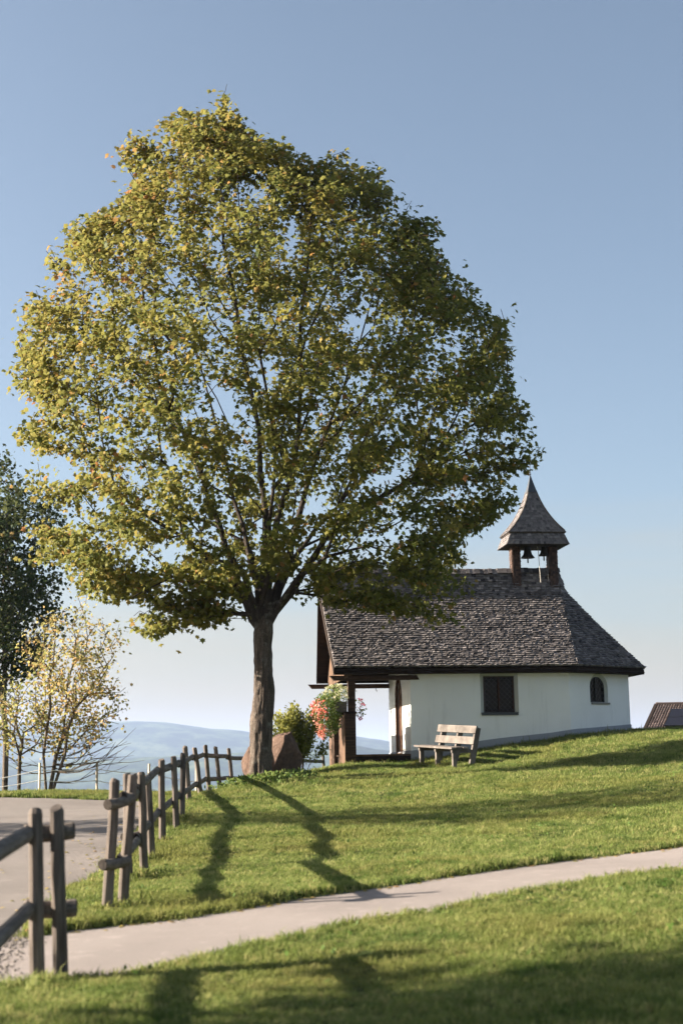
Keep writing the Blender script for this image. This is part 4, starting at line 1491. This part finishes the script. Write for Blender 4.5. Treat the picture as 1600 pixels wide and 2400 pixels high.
# silhouette twigs: the outer shoots of the crown
ed = []
for i in range(len(OW)):
    a_, b_ = OW[i], OW[(i + 1) % len(OW)]
    m_ = max(1, int(np.linalg.norm(b_ - a_) / 1.1))
    for k in range(m_): ed.append(a_ + (b_ - a_) * k / m_)
ed = np.array(ed)
cen2 = np.array([FORK.x, FORK.z + 4])
ed = ed + (cen2 - ed) / np.linalg.norm(cen2 - ed, axis=1, keepdims=True) * rngT.uniform(.15, .45, (len(ed), 1))
ed = np.column_stack([ed[:, 0], TY + rngT.normal(0, .5, len(ed)), ed[:, 1]])
SHOOT = [(516, 212), (517, 232), (513, 250), (520, 275), (330, 1450), (375, 1458), (450, 1436), (300, 1428), (290, 1442), (400, 1445), (505, 1425), (540, 300), (575, 322), (640, 345), (680, 360), (722, 392), (760, 372), (830, 392), (890, 432), (960, 525), (1005, 592), (1040, 645), (1100, 700), (1165, 820), (190, 545), (285, 470), (310, 420), (80, 660), (517, 224), (514, 262), (400, 266), (338, 298), (286, 335), (455, 262), (600, 318), (790, 340), (868, 372), (945, 470), (1003, 510), (1075, 660), (1160, 750), (1185, 905), (1240, 1035), (1228, 1072), (1190, 1150), (1060, 1350), (1050, 1428), (1012, 1435), (900, 1425), (350, 1460), (310, 1432), (480, 1435), (420, 1425), (245, 490), (155, 520), (112, 590), (50, 690), (42, 780), (18, 852), (38, 990), (40, 1110), (62, 1288), (180, 1368), (730, 1372)]
sh_ = []
for a_, b_ in SHOOT:
    q = P(a_ * 1.0204, b_ * 1.0204, TY); q = np.array([q.x, TY + rngT.normal(0, .35), q.z])
    inw = np.array([FORK.x, TY, FORK.z + 2.5]) - q; inw /= np.linalg.norm(inw)
    for t in (.05, .4, .85, 1.4): sh_.append(q + inw * t + rngT.normal(0, .06, 3))
TG = np.concatenate([TG, ed, np.array(sh_)])
TG = TG[np.argsort(np.linalg.norm(TG - np.array(FORK), axis=1))]
nodes = [tuple(TB + Vector((0, 0, 0)))]; par = [-1]; limb = [-1]
trunk_px = [(611, 1700), (617, 1600), (616, 1530), (617, 1478)]
for px, py in trunk_px:
    nodes.append(tuple(P(px, py, TY))); par.append(len(nodes) - 2); limb.append(-1)
fk = len(nodes) - 1
LIMBS = [  # pixel polylines of the photograph with a depth offset at the end
    ([(596, 1450), (560, 1370), (535, 1290), (500, 1180), (455, 1060), (380, 900)], -.8),
    ([(594, 1440), (555, 1345), (470, 1290), (370, 1230), (250, 1150)], -.9),
    ([(606, 1430), (622, 1330), (624, 1200), (600, 1000), (565, 820), (520, 560), (515, 360)], .5),
    ([(622, 1430), (634, 1330), (650, 1230), (690, 1120), (706, 960), (705, 760), (730, 560)], -.5),
    ([(640, 1420), (668, 1330), (700, 1200), (745, 1050), (800, 880), (880, 640)], 1.4),
    ([(646, 1432), (712, 1345), (760, 1265), (860, 1190), (985, 1120), (1110, 1060)], -.6),
    ([(640, 1440), (700, 1360), (760, 1320), (860, 1300), (960, 1340)], -1.7),
    ([(612, 1430), (590, 1330), (560, 1220), (520, 1080), (470, 880), (420, 660)], 2.0),
    ([(628, 1430), (655, 1350), (700, 1270), (790, 1160), (900, 960), (980, 800)], 2.2),
    ([(608, 1430), (600, 1340), (570, 1260), (480, 1200), (330, 1170), (200, 1190)], 2.0),
    ([(618, 1420), (640, 1330), (640, 1250), (660, 1100), (620, 900)], -2.4),
    ([(618, 1420), (650, 1340), (700, 1260), (780, 1200), (880, 1250)], 3.0),
    ([(606, 1425), (570, 1340), (500, 1320), (420, 1370), (340, 1420)], -1.6)]
for li, (pl, dep) in enumerate(LIMBS):
    prev = fk
    fine = []
    for s in range(len(pl) - 1):
        for u in (0, .5): fine.append((pl[s][0] + (pl[s + 1][0] - pl[s][0]) * u, pl[s][1] + (pl[s + 1][1] - pl[s][1]) * u, (s + u) / (len(pl) - 1)))
    fine.append((*pl[-1], 1.0))
    for px, py, u in fine:
        q = P(px, py, TY)
        nodes.append((q.x + rngT.normal(0, .03), TY + dep * u ** .9, q.z)); par.append(prev); limb.append(li); prev = len(nodes) - 1
n_limb = len(nodes)
A, par, limb, tips = grow(nodes, par, limb, TG, .4, .42, .05, rngT)
rad = radii(par, tips, .0056, 2.02, len(A))
rad[:fk + 1] = .19
pos_in = {}
for i in range(fk + 1, n_limb):
    li = limb[i]
    pos_in.setdefault(li, []).append(i)
for li, ids in pos_in.items():
    r_ = (.105, .06, .10, .105, .10, .085, .05, .07, .068, .05, .05, .05, .05)[li]
    for k, i in enumerate(ids):
        u = k / (len(ids) - 1)
        rad[i] = max(rad[i], r_ * (1 - u) ** 1.1 + .012)
maple = empty('maple_tree', TB, 0, 'large maple tree with yellowing green crown standing on the lawn left of the chapel', 'tree')
org = np.array(TB)
# trunk as one shaped tube
tm_v, tm_f = [], []
TP = [(TB + Vector((-.03, 0, -.35)), .36), (TB + Vector((-.02, 0, 0.0)), .30), (TB + Vector((0, 0, .18)), .265), (P(611, 1760, TY), .245), (P(612, 1690, TY), .243), (P(617, 1645, TY), .245), (P(618, 1612, TY), .225), (P(617, 1560, TY), .208), (P(617, 1510, TY), .205), (P(618, 1482, TY), .235), (P(620, 1462, TY), .20), (P(621, 1440, TY), .10)]
tz = [p.z for p, r in TP]
nr_, nk_ = 160, 64
from mathutils import noise as mnoise
for i in range(nr_):
    z = tz[0] + (tz[-1] - tz[0]) * i / (nr_ - 1)
    cx = np.interp(z, tz, [p.x for p, r in TP]); r0 = np.interp(z, tz, [r for p, r in TP]) * .91
    for k in range(nk_):
        a_ = 2 * math.pi * k / nk_
        flare = max(0, 1 - (z - TB.z) / .5)
        bark = mnoise.fractal(Vector((math.cos(a_) * 2.2, math.sin(a_) * 2.2, z * 1.1)), 1, 2, 4) * .026 + mnoise.noise(Vector((math.cos(a_) * 7, math.sin(a_) * 7, z * 4.5))) * .022
        r = r0 * (1 + .10 * flare * math.sin(a_ * 5 + .6)) + bark
        if 1.62 < z - TB.z < 2.15 and math.cos(a_) > .3: r += .022 * math.sin((z - TB.z - 1.62) / .53 * math.pi) * math.cos(a_)
        tm_v.append((cx + r * math.cos(a_) - TB.x, TY + r * math.sin(a_) - TB.y, z - TB.z))
for i in range(nr_ - 1):
    for k in range(nk_):
        tm_f.append((i * nk_ + k, i * nk_ + (k + 1) % nk_, (i + 1) * nk_ + (k + 1) % nk_, (i + 1) * nk_ + k))
npmesh('trunk', np.array(tm_v), np.array(tm_f), M['bark'], maple, smooth=True)
for li in range(len(LIMBS)):
    VV, FF = twig_tubes(A, par, rad, limb == li, org)
    npmesh('branch', VV, FF, M['bough'], maple, smooth=True)
def tip_leaves(A, par, tips, n_per, sig, rng, back=.5):
    base = np.repeat(A[tips], n_per, 0)
    pdir = A[tips] - A[par[tips]]
    pdir /= np.linalg.norm(pdir, axis=1, keepdims=True) + 1e-9
    u = rng.random(len(base))[:, None] * back
    ctr = base - np.repeat(pdir, n_per, 0) * u
    return ctr + rng.normal(0, 1, (len(base), 3)) * np.array(sig), np.repeat(np.arange(len(tips)), n_per)
NL = 34
LP, LI = tip_leaves(A, par, tips, NL, (.17, .17, .075), rngT, .7)
ctr = np.array([FORK.x, TY, FORK.z + 3.0])
out = LP - ctr
out /= np.linalg.norm(out, axis=1, keepdims=True)
ct = rngT.normal(0, .09, len(tips))
# lighter, yellower tint toward top and left: the sunlit side put into colour
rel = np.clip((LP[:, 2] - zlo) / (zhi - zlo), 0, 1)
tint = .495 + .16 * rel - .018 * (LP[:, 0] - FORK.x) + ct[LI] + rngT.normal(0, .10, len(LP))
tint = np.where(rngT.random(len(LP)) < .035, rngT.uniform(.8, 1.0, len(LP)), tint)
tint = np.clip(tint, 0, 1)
# hang-out filter: keep within the outline with a soft margin
ok = in_poly(*seen(LP)) | (rngT.random(len(LP)) < .15)
LP, out, tint = LP[ok], out[ok], tint[ok]
leaves_mesh('crown', LP - org, out, .122, leaf_shape(), M['maple'], maple, tint, rngT, .5, .5)

# --- a generic tree
def tree(name, loc, label, group, bark, leafm, h_fork, limbs, env_c, env_r, n_t, n_leaf, lsize, sig, tintf, r0=.007, seed=3, stems=((0, 0),), lean=0.0, ex=2.1, shell=.45):
    rng = np.random.default_rng(seed)
    root = empty(name, loc, 0, label, 'tree', group)
    nodes, par, limb = [], [], []
    for sx, sy in stems:
        nodes.append((sx * .15, sy * .15, -.3)); par.append(-1); limb.append(-1)
        for u in (.0, .35, .7, 1.0):
            nodes.append((sx * (.15 + u * .85) + lean * u, sy * (.15 + u * .85), h_fork * u)); par.append(len(nodes) - 2); limb.append(0 if u >= .7 else -1)
        f = len(nodes) - 1
        # leader continuing upwards
        pv = f
        for u in (.15, .3, .45, .6, .75):
            nodes.append((nodes[f][0] * (1 + u) + env_c[0] * u * .6 + rng.normal(0, .06), nodes[f][1] * (1 + u) + env_c[1] * u * .6 + rng.normal(0, .06), h_fork + (env_c[2] + env_r[2] - h_fork) * u)); par.append(pv); limb.append(0); pv = len(nodes) - 1
    T = []
    while len(T) < n_t:
        p = rng.uniform(-1, 1, 3)
        l = np.linalg.norm(p)
        if l > 1: continue
        if rng.random() > shell + (1 - shell) * l: continue
        w = 1 + .18 * math.sin(p[0] * 5 + seed) * math.cos(p[2] * 6 + seed * 2)
        T.append(np.array(env_c) + p * np.array(env_r) * w)
    T = np.array(T)
    T = T[np.argsort(np.linalg.norm(T - np.array([0, 0, h_fork]), axis=1))]
    A, par, limb, tips = grow(nodes, par, limb, T, .4, .25, .06, rng)
    rad = radii(par, tips, r0, ex, len(A))
    lmax = int(h_fork * 0) 
    tr = np.arange(len(A)) < 0
    # trunk edges: the stem nodes
    per = 10
    ns = len(stems)
    trunk_sel = np.zeros(len(A), bool); trunk_sel[:per * ns] = True
    rad[:len(A)] = np.minimum(rad, .26)
    VV, FF = twig_tubes(A, par, rad, trunk_sel, np.zeros(3))
    npmesh('trunk', VV, FF, bark, root, smooth=True)
    VV, FF = twig_tubes(A, par, rad, ~trunk_sel, np.zeros(3))
    npmesh('branches', VV, FF, bark, root, smooth=True, kind='stuff')
    LP, LI = tip_leaves(A, par, tips, n_leaf, sig, rng, .5)
    o = LP - np.array(env_c); o /= np.linalg.norm(o, axis=1, keepdims=True) + 1e-9
    tn = np.clip(tintf(rng, LP, LI, len(tips)), 0, 1)
    leaves_mesh('crown', LP, o, lsize, leaf_shape() if lsize > .08 else simple_leaf(), leafm, root, tn, rng, .4, .35)
    return root
def copy_tree(o, parent=None):
    c = o.copy(); COL.objects.link(c)
    if parent: c.parent = parent
    for ch in o.children: copy_tree(ch, c)
    return c
TG_ = 'trees along the far side of the road'
q = P(12, 1858, 43.0)
qz = gz(q.x, q.y) - .1
e0 = P(-8, 1345, 43.0)
DC = Vector((e0.x - q.x, 0, e0.z - qz))
dark = tree('dark_tree', (q.x, q.y, qz), 'tall tree, leaves coloured dark green for shade, cut off by the left edge of the picture', TG_, M['bark2'], M['shadedleaf'],
            3.4, None, tuple(DC), (2.1, 2.0, 3.35), 330, 42, .13, (.25, .25, .18), lambda r, p, i, n: .45 + r.normal(0, .2, len(p)) + r.normal(0, .1, n)[i], .0085, 5)
q = P(112, 1856, 36.4)
yel = tree('yellow_tree', (q.x, q.y, gz(q.x, q.y) - .1), 'slender multi stemmed tree with sparse yellow leaves beside the road', TG_, M['bark2'], M['yellowleaf'],
           1.1, None, (.62, .3, 3.1), (1.35, 1.4, 1.95), 280, 13, .085, (.15, .15, .12), lambda r, p, i, n: .6 + r.normal(0, .22, len(p)) + r.normal(0, .15, n)[i], .0065, 11, stems=((-.12, 0), (.18, .1), (.42, .0)), ex=2.0, shell=.55)
# bare lower boughs of that tree
bw = MB()
rb = np.random.default_rng(5)
for k in range(14):
    an = rb.uniform(-.7, .9) if k < 10 else rb.uniform(2.2, 4.0)
    L = rb.uniform(1.1, 2.1)
    z0 = rb.uniform(.25, 1.4)
    pts = [Vector((.15 + math.cos(an) * L * u, math.sin(an) * L * u * .6, z0 + .55 * L * u ** 1.4 * rb.uniform(.3, .8) - .12 * math.sin(u * 3.1))) for u in np.linspace(0, 1, 6)]
    bw.tube(pts, list(np.linspace(.018, .004, 6)), 5)
    for j in range(4):
        s = pts[1 + j]
        d = Vector((math.cos(an + rb.uniform(-.8, .8)), rb.uniform(-.5, .5), rb.uniform(.0, .8))) * rb.uniform(.3, .8)
        bw.tube([s, s + d * .5 + Vector((0, 0, -.02)), s + d], [.008, .005, .003], 4)
bw.build('bare_boughs', M['bark2'], yel, kind='stuff')
# the same kinds stand beyond the left edge of the picture; their shadows cross road and lawn
q = P(42, 1858, 37.0)
low = tree('yellow_tree', (q.x + .1, q.y - .3, gz(q.x, q.y) - .1), 'yellow leaved tree with a straight stem below the dark tree at the left edge', TG_, M['bark2'], M['yellowleaf'],
           1.2, None, (-.1, .1, 2.3), (1.2, 1.2, 1.0), 100, 10, .085, (.16, .16, .12), lambda r, p, i, n: .42 + r.normal(0, .22, len(p)) + r.normal(0, .15, n)[i], .0075, 17)
for x, y, z, src, sc, off in ((-11.0, 7.6, 8.9, yel, 2.4, Vector((.62, .3, 3.1))), (-10.5, 7.4, 8.4, dark, 1.2, DC), (-16.0, 8.4, 11.4, dark, 1.3, DC), (-14.2, 23.4, 6.9, yel, 1.7, Vector((.62, .3, 3.1)))):
    c = copy_tree(src)
    c.location = Vector((x, y, z)) - off * sc
    c.scale = (sc, sc, sc)
    c['label'] = 'tall thin leaved tree outside the left edge, seen by its dappled shadow on foreground grass' if sc > 2 else ('dense tree outside the left edge, seen by its broad shadow on the foreground grass' if x > -12 else 'second dense tree outside the left edge, darkening the lower right corner of the grass') if src is dark else 'thin leaved tree outside the left edge, seen by its streaky shadow on road and lawn'
    c['group'] = 'trees outside the picture that shade the lawn'

# ------------------------------------------------------------------ shrub behind the boulder
rngS = np.random.default_rng(33)
sc_ = P(694, 1800, 33.2)
sb = Vector((sc_.x, sc_.y, gz(sc_.x, sc_.y)))
shrub = empty('shrub', sb, 0, 'feathery yellow green shrub with bare stems between boulder and flower box', 'shrub')
stm = MB(); tipsS = []
for k in range(46):
    an = rngS.uniform(0, 6.28); r = abs(rngS.normal(0, .22)) + .02
    x1, y1 = math.cos(an) * r * 1.9, math.sin(an) * r * 1.3
    h = 1.38 - .5 * (x1 / .7) ** 2 + rngS.normal(0, .10)
    pts = [Vector((x1 * .22 + .05, y1 * .2, -.05)), Vector((x1 * .4 + .03, y1 * .4, h * .35)), Vector((x1 * .8, y1 * .8, h * .72)), Vector((x1 * 1.15 - .08, y1, h))]
    stm.tube(pts, [.010, .008, .006, .003], 5)
    for _ in range(44):
        u = rngS.uniform(.38, 1.0)
        i = min(2, int(u * 3)); p = pts[i].lerp(pts[i + 1], u * 3 - i)
        for _ in range(4): tipsS.append(p + Vector(rngS.normal(0, .07, 3)))
stm.build('stems', M['bark2'], shrub)
tp_ = np.array(tipsS)
oS = tp_ - np.array([0, 0, .6]); oS /= np.linalg.norm(oS, axis=1, keepdims=True)
oS[:, 2] += 1.0
leaves_mesh('foliage', tp_, oS, .085, simple_leaf(), M['shrub'], shrub, np.clip(.40 + .45 * (tp_[:, 2] / 1.4) - .25 * tp_[:, 0] + rngS.normal(0, .14, len(tp_)), 0, 1), rngS, .2, -.3)

# ------------------------------------------------------------------ flowers on the porch parapet
fb = empty('flower_box', (0, 0, 0), 0, 'wooden flower box on the near porch parapet under the geraniums', 'flower box')
fb.parent = None
boxL = Vector((-1.66, .05, PZ + 1.05))
Mch = Matrix.Translation((p0.x, p0.y, CZ)) @ Matrix.Rotation(CH_T, 4, 'Z')
fb.location = Mch @ boxL; fb.rotation_euler = (0, 0, CH_T)
for a, b in (((-.13, 0, -.03), (-.105, 1.15, .21)), ((.105, 0, -.03), (.13, 1.15, .21)), ((-.104, .0, -.028), (.104, .025, .208)), ((-.104, 1.125, -.028), (.104, 1.15, .208)), ((-.104, .026, -.03), (.104, 1.124, .0))):
    m_ = MB(); m_.box(a, b); m_.build('box_board', M['rail'], fb)
so_ = MB(); so_.box((-.104, .026, .001), (.104, 1.124, .17)); so_.build('potting_soil', M['ground'], fb)
rngF = np.random.default_rng(8)
def flower_plant(name, label, c, r, n_leaf, n_fl, flm, fls, region, lsz=.06):
    o = empty(name, Mch @ Vector(c), CH_T, label, 'plant', 'flowers at the chapel porch')
    def blob(n, sh):
        p = rngF.normal(0, 1, (n, 3)); p /= np.linalg.norm(p, axis=1, keepdims=True)
        return p * (sh + (1 - sh) * rngF.random((n, 1)) ** .5) * np.array(r)
    p = blob(n_leaf, .3)
    u = p / (np.linalg.norm(p, axis=1, keepdims=True) + 1e-9)
    leaves_mesh('foliage', p, u, lsz, simple_leaf(), M['weed'], o, np.clip(rngF.normal(.5, .25, n_leaf), 0, 1), rngF, .3, .3)
    # blossoms are clusters of petals
    p = blob(n_fl * 6, .92)
    p = p[region(p)][:n_fl]
    pet = np.repeat(p, 14, 0) + rngF.normal(0, fls * .45, (len(p) * 14, 3))
    u = pet / (np.linalg.norm(pet, axis=1, keepdims=True) + 1e-9)
    leaves_mesh('blossoms', pet * 1.03, u, fls, simple_leaf(), flm, o, np.clip(np.repeat(rngF.normal(.5, .3, len(p)), 14) + rngF.normal(0, .1, len(pet)), 0, 1), rngF, .2, .2)
    return o
flower_plant('geranium', 'coral red geraniums cascading over the front of the porch flower box', (-1.98, .35, PZ + .98), (.36, .52, .56), 3200, 125, M['redflower'], .045, lambda p: (p[:, 0] < -.05) & (p[:, 2] < .30))
flower_plant('white_flowers', 'creamy white flowering plant mounded on top of the porch flower box', (-1.74, .42, PZ + 1.36), (.36, .5, .32), 1000, 130, M['whiteflower'], .03, lambda p: (p[:, 2] > -.02), .045)
flower_plant('pink_flowers', 'small pink flowers hanging on the inner side of the near porch post', (-1.24, .30, PZ + 1.10), (.19, .2, .24), 130, 9, M['pinkflower'], .045, lambda p: p[:, 0] > -.02)

# ------------------------------------------------------------------ weeds round the trunk
rngW = np.random.default_rng(12)
wp = []
for _ in range(1500):
    a_ = rngW.uniform(-math.pi, .35); r = .26 + abs(rngW.normal(0, .28))
    x, y = TB.x + .12 + math.cos(a_) * r * 1.4, TB.y + math.sin(a_) * r
    wp.append((x, y, 0))
wp = np.array(wp)
wp[:, 2] = ground_h(wp[:, 0], wp[:, 1]) + rngW.uniform(.02, .17, len(wp))
rz_ = []
for _ in range(260):   # rosettes of clover and dandelion in the lawn
    y = rngW.uniform(8.5, 33); x = rngW.uniform(-1, 1) * (y * .25 + .5)
    if max(path_d(np.array([x]), np.array([y]))[0], road_d(np.array([x]), np.array([y]))[0]) > -.1 or (y > 33.5 and x > 0): continue
    r_ = rngW.uniform(.05, .16)
    for _ in range(10): rz_.append((x + rngW.normal(0, r_), y + rngW.normal(0, r_), 0))
rz_ = np.array(rz_); rz_[:, 2] = ground_h(rz_[:, 0], rz_[:, 1]) + rngW.uniform(.02, .05, len(rz_))
wp = np.concatenate([wp, rz_])
uo = rngW.normal(0, 1, wp.shape); uo[:, 2] = np.abs(uo[:, 2]); uo /= np.linalg.norm(uo, axis=1, keepdims=True)
leaves_mesh('leafy_weeds', wp, uo, np.where(np.arange(len(wp)) < 1500, .08, .045)[:, None, None], simple_leaf(), M['weed'], None, np.clip(rngW.normal(.5, .25, len(wp)), 0, 1), rngW, .3, -.2)
# fallen leaves along the path edge and road
fp = []
for _ in range(620):
    if rngW.random() < .3:
        x = TB.x + rngW.normal(1.5, 3); y = TB.y - abs(rngW.normal(1, 5))
        if x < -2.2 or y < 14: continue
    elif rngW.random() < .6:
        x = rngW.uniform(-2.6, 5.5); e = float(interp_poly(PATH_UP, np.array([x]))[0]); y = e + rngW.normal(-.02, .09)
    else:
        y = rngW.uniform(10, 33); x = float(np.interp(y, RE[:, 1], RE[:, 0])) - abs(rngW.normal(0, .5))
    fp.append((x, y))
fp = np.array(fp)
fz = np.maximum(base_h(fp[:, 0], fp[:, 1]) + .012, ground_h(fp[:, 0], fp[:, 1]) + .015)
leaves_mesh('fallen_leaves', np.column_stack([fp, fz]), rngW.normal(0, .2, (len(fp), 3)), .055, leaf_shape(), M['yellowleaf'], None, rngW.uniform(.3, 1, len(fp)), rngW, .95, 0)
# gravel strip between road and path
gp = []
for _ in range(600):
    u = rngW.random(); a_ = G(-50, 2302); b_ = G(82, 2168)
    p = a_.lerp(b_, u) + Vector((rngW.normal(0, .10), rngW.normal(0, .05), 0)); gp.append((p.x, p.y))
gp = np.array(gp); gzv = base_h(gp[:, 0], gp[:, 1]) + .010
oc = np.array([(1, 0, 0), (-1, 0, 0), (0, 1, 0), (0, -1, 0), (0, 0, .7), (0, 0, -.5)], float)
of = np.array([(0, 2, 4), (2, 1, 4), (1, 3, 4), (3, 0, 4), (2, 0, 5), (1, 2, 5), (3, 1, 5), (0, 3, 5)])
sz = rngW.uniform(.006, .015, (len(gp), 1, 1))
an = rngW.uniform(0, 6.28, len(gp)); rot = np.stack([np.stack([np.cos(an), -np.sin(an), 0 * an], 1), np.stack([np.sin(an), np.cos(an), 0 * an], 1), np.stack([0 * an, 0 * an, 1 + 0 * an], 1)], 1)
gv = np.einsum('nij,kj->nki', rot, oc * np.array([1.2, .8, 1])) * sz + np.column_stack([gp, gzv])[:, None]
npmesh('gravel_strip', gv.reshape(-1, 3), (of[None] + (np.arange(len(gp)) * 6)[:, None, None]).reshape(-1, 3), M['gravel'], kind='stuff')

# ------------------------------------------------------------------ grass
rngG = np.random.default_rng(77)
gcol = bpy.data.collections.new('grass_tufts')     # not linked to the scene: source shapes only
def tuft(i, n, h, spread, w, lean):
    vs, fs = [], []
    for _ in range(n):
        a_ = rngG.uniform(0, 6.28); r = spread * math.sqrt(rngG.random())
        bx, by = r * math.cos(a_), r * math.sin(a_)
        d = rngG.uniform(0, 6.28); hh = h * rngG.uniform(.45, 1.15); ln = hh * lean * rngG.uniform(.2, 1.3)
        wx, wy = math.cos(d + 1.57) * w / 2, math.sin(d + 1.57) * w / 2
        k = len(vs)
        m_ = (bx + math.cos(d) * ln * .35, by + math.sin(d) * ln * .35, hh * .6)
        t_ = (bx + math.cos(d) * ln, by + math.sin(d) * ln, hh * rngG.uniform(.8, 1.0))
        vs += [(bx - wx, by - wy, -.02), (bx + wx, by + wy, -.02), (m_[0] + wx * .8, m_[1] + wy * .8, m_[2]), (m_[0] - wx * .8, m_[1] - wy * .8, m_[2]), t_]
        fs += [(k, k + 1, k + 2, k + 3), (k + 3, k + 2, k + 4)]
    me = bpy.data.meshes.new('grass_tuft'); me.from_pydata(vs, [], fs); me.materials.append(M['grass'])
    o = bpy.data.objects.new('grass_tuft_%d' % i, me); gcol.objects.link(o)
for i in range(6): tuft(i, 20, .040, .055, .0044, 1.1)
XY, SCL = [], []
def scatter(n, y0, y1, sc, xr=None):
    y = rngG.uniform(y0, y1, n)
    hw = y * .262 + 1.3
    x = rngG.uniform(-1, 1, n) * hw
    return x, y, np.full(n, sc)
for n, y0, y1, sc in ((26000, 6.0, 11, 1.0), (26000, 11, 17, 1.05), (30000, 17, 26, 1.3), (32000, 26, 37, 1.6), (9000, 37, 41, 1.7)):
    x, y, s = scatter(n, y0, y1, sc)
    XY.append(np.stack([x, y], 1)); SCL.append(s)
XY = np.concatenate(XY); SCL = np.concatenate(SCL)
pd, rd = path_d(XY[:, 0], XY[:, 1]), road_d(XY[:, 0], XY[:, 1])
d = np.maximum(pd, rd)
keep = d < -.01 + np.minimum(rngG.normal(0, .02, len(d)), .05)
# not under the chapel
cl = (XY - np.array([p0.x, p0.y])) @ np.array([[math.cos(-CH_T), math.sin(-CH_T)], [-math.sin(-CH_T), math.cos(-CH_T)]])
keep &= ~((cl[:, 0] > -1.5) & (cl[:, 0] < 5.7) & (cl[:, 1] > .0) & (cl[:, 1] < WD))
SCL = SCL * rngG.uniform(.7, 1.25, len(SCL)) * (1 + .55 * smooth(-.16, -.02, d))
SCL *= 1 + .25 * ncoh(XY[:, 0] * .6, XY[:, 1] * .6)
XY, SCL = XY[keep], SCL[keep]
# longer grass round posts, bench, chapel and along the edges
ex = []
def ring(cx, cy, n, r, sc):
    for _ in range(n):
        a_ = rngG.uniform(0, 6.28); q = abs(rngG.normal(0, r)); ex.append((cx + q * math.cos(a_), cy + q * math.sin(a_), sc * rngG.uniform(.7, 1.3)))
for b, t in posts[:13]: ring(b.x, b.y, 26, .14, 2.3)
ring(nb0.x, nb0.y - .12, 50, .14, 1.5); ring(nb1.x, nb1.y - .12, 50, .14, 1.5)
for l in (.1, .8, 1.5):
    for f in (0, .4):
        p = bc + ba * (l - bl / 2) + bf * f; ring(p.x, p.y, 24, .12, 2.2)
for k in range(260):
    w_ = l2w(rngG.uniform(-1.7, 5.9), -.08 - abs(rngG.normal(0, .07))); 
    if path_d(np.array([w_.x]), np.array([w_.y]))[0] < 0: ex.append((w_.x, w_.y + max(0, (w_ - Vector((p0.x, p0.y, 0))).x - 4) * .2 * 0, rngG.uniform(1.6, 3.2)))
for k in range(900):
    x = rngG.uniform(-3, 6); e = float(interp_poly(PATH_LO if k % 2 else PATH_UP, np.array([x]))[0])
    ex.append((x, e + (-1 if k % 2 else 1) * abs(rngG.normal(.02, .06)), rngG.uniform(.8, 1.6)))
for k in range(700):
    y = rngG.uniform(9, 36); x = float(np.interp(y, RE[:, 1], RE[:, 0])) + abs(rngG.normal(.06, .2)); ex.append((x, y, rngG.uniform(1.2, 2.2)))
for k in range(900):
    x = rngG.uniform(-10, -3.5); ex.append((x, 33.75 + abs(rngG.normal(0, .6)), rngG.uniform(.9, 1.7)))
for k in range(300): ring(TB.x + rngG.normal(.2, .45), TB.y - .25 + rngG.normal(0, .25), 1, .05, 2.2)
ex = np.array(ex)
dd = np.maximum(path_d(ex[:, 0], ex[:, 1]), road_d(ex[:, 0], ex[:, 1]))
ex = ex[dd < .03]
XY = np.concatenate([XY, ex[:, :2]]); SCL = np.concatenate([SCL, ex[:, 2]])
GZp = ground_h(XY[:, 0], XY[:, 1])
me = bpy.data.meshes.new('grass')
me.vertices.add(len(XY))
me.vertices.foreach_set('co', np.column_stack([XY, GZp]).astype(np.float32).ravel())
at = me.attributes.new('scl', 'FLOAT', 'POINT'); at.data.foreach_set('value', SCL.astype(np.float32))
rt_ = np.column_stack([rngG.normal(0, .18, len(XY)), rngG.normal(0, .18, len(XY)), rngG.uniform(0, 6.28, len(XY))])
at = me.attributes.new('rot', 'FLOAT_VECTOR', 'POINT'); at.data.foreach_set('vector', rt_.astype(np.float32).ravel())
go = bpy.data.objects.new('grass', me); COL.objects.link(go)
go['kind'] = 'stuff'
ng = bpy.data.node_groups.new('scatter_grass', 'GeometryNodeTree')
ng.interface.new_socket('Geometry', in_out='INPUT', socket_type='NodeSocketGeometry')
ng.interface.new_socket('Geometry', in_out='OUTPUT', socket_type='NodeSocketGeometry')
N = ng.nodes
gi, gout = N.new('NodeGroupInput'), N.new('NodeGroupOutput')
inst = N.new('GeometryNodeInstanceOnPoints')
ci = N.new('GeometryNodeCollectionInfo'); ci.inputs[0].default_value = gcol
ci.inputs['Separate Children'].default_value = True; ci.inputs['Reset Children'].default_value = True
inst.inputs['Pick Instance'].default_value = True
na = N.new('GeometryNodeInputNamedAttribute'); na.data_type = 'FLOAT'; na.inputs['Name'].default_value = 'scl'
nv = N.new('GeometryNodeInputNamedAttribute'); nv.data_type = 'FLOAT_VECTOR'; nv.inputs['Name'].default_value = 'rot'
er = N.new('FunctionNodeEulerToRotation')
K = ng.links
K.new(gi.outputs[0], inst.inputs['Points']); K.new(ci.outputs[0], inst.inputs['Instance'])
K.new(nv.outputs['Attribute'], er.inputs[0]); K.new(er.outputs[0], inst.inputs['Rotation'])
K.new(na.outputs['Attribute'], inst.inputs['Scale']); K.new(inst.outputs[0], gout.inputs[0])
md = go.modifiers.new('scatter', 'NODES'); md.node_group = ng
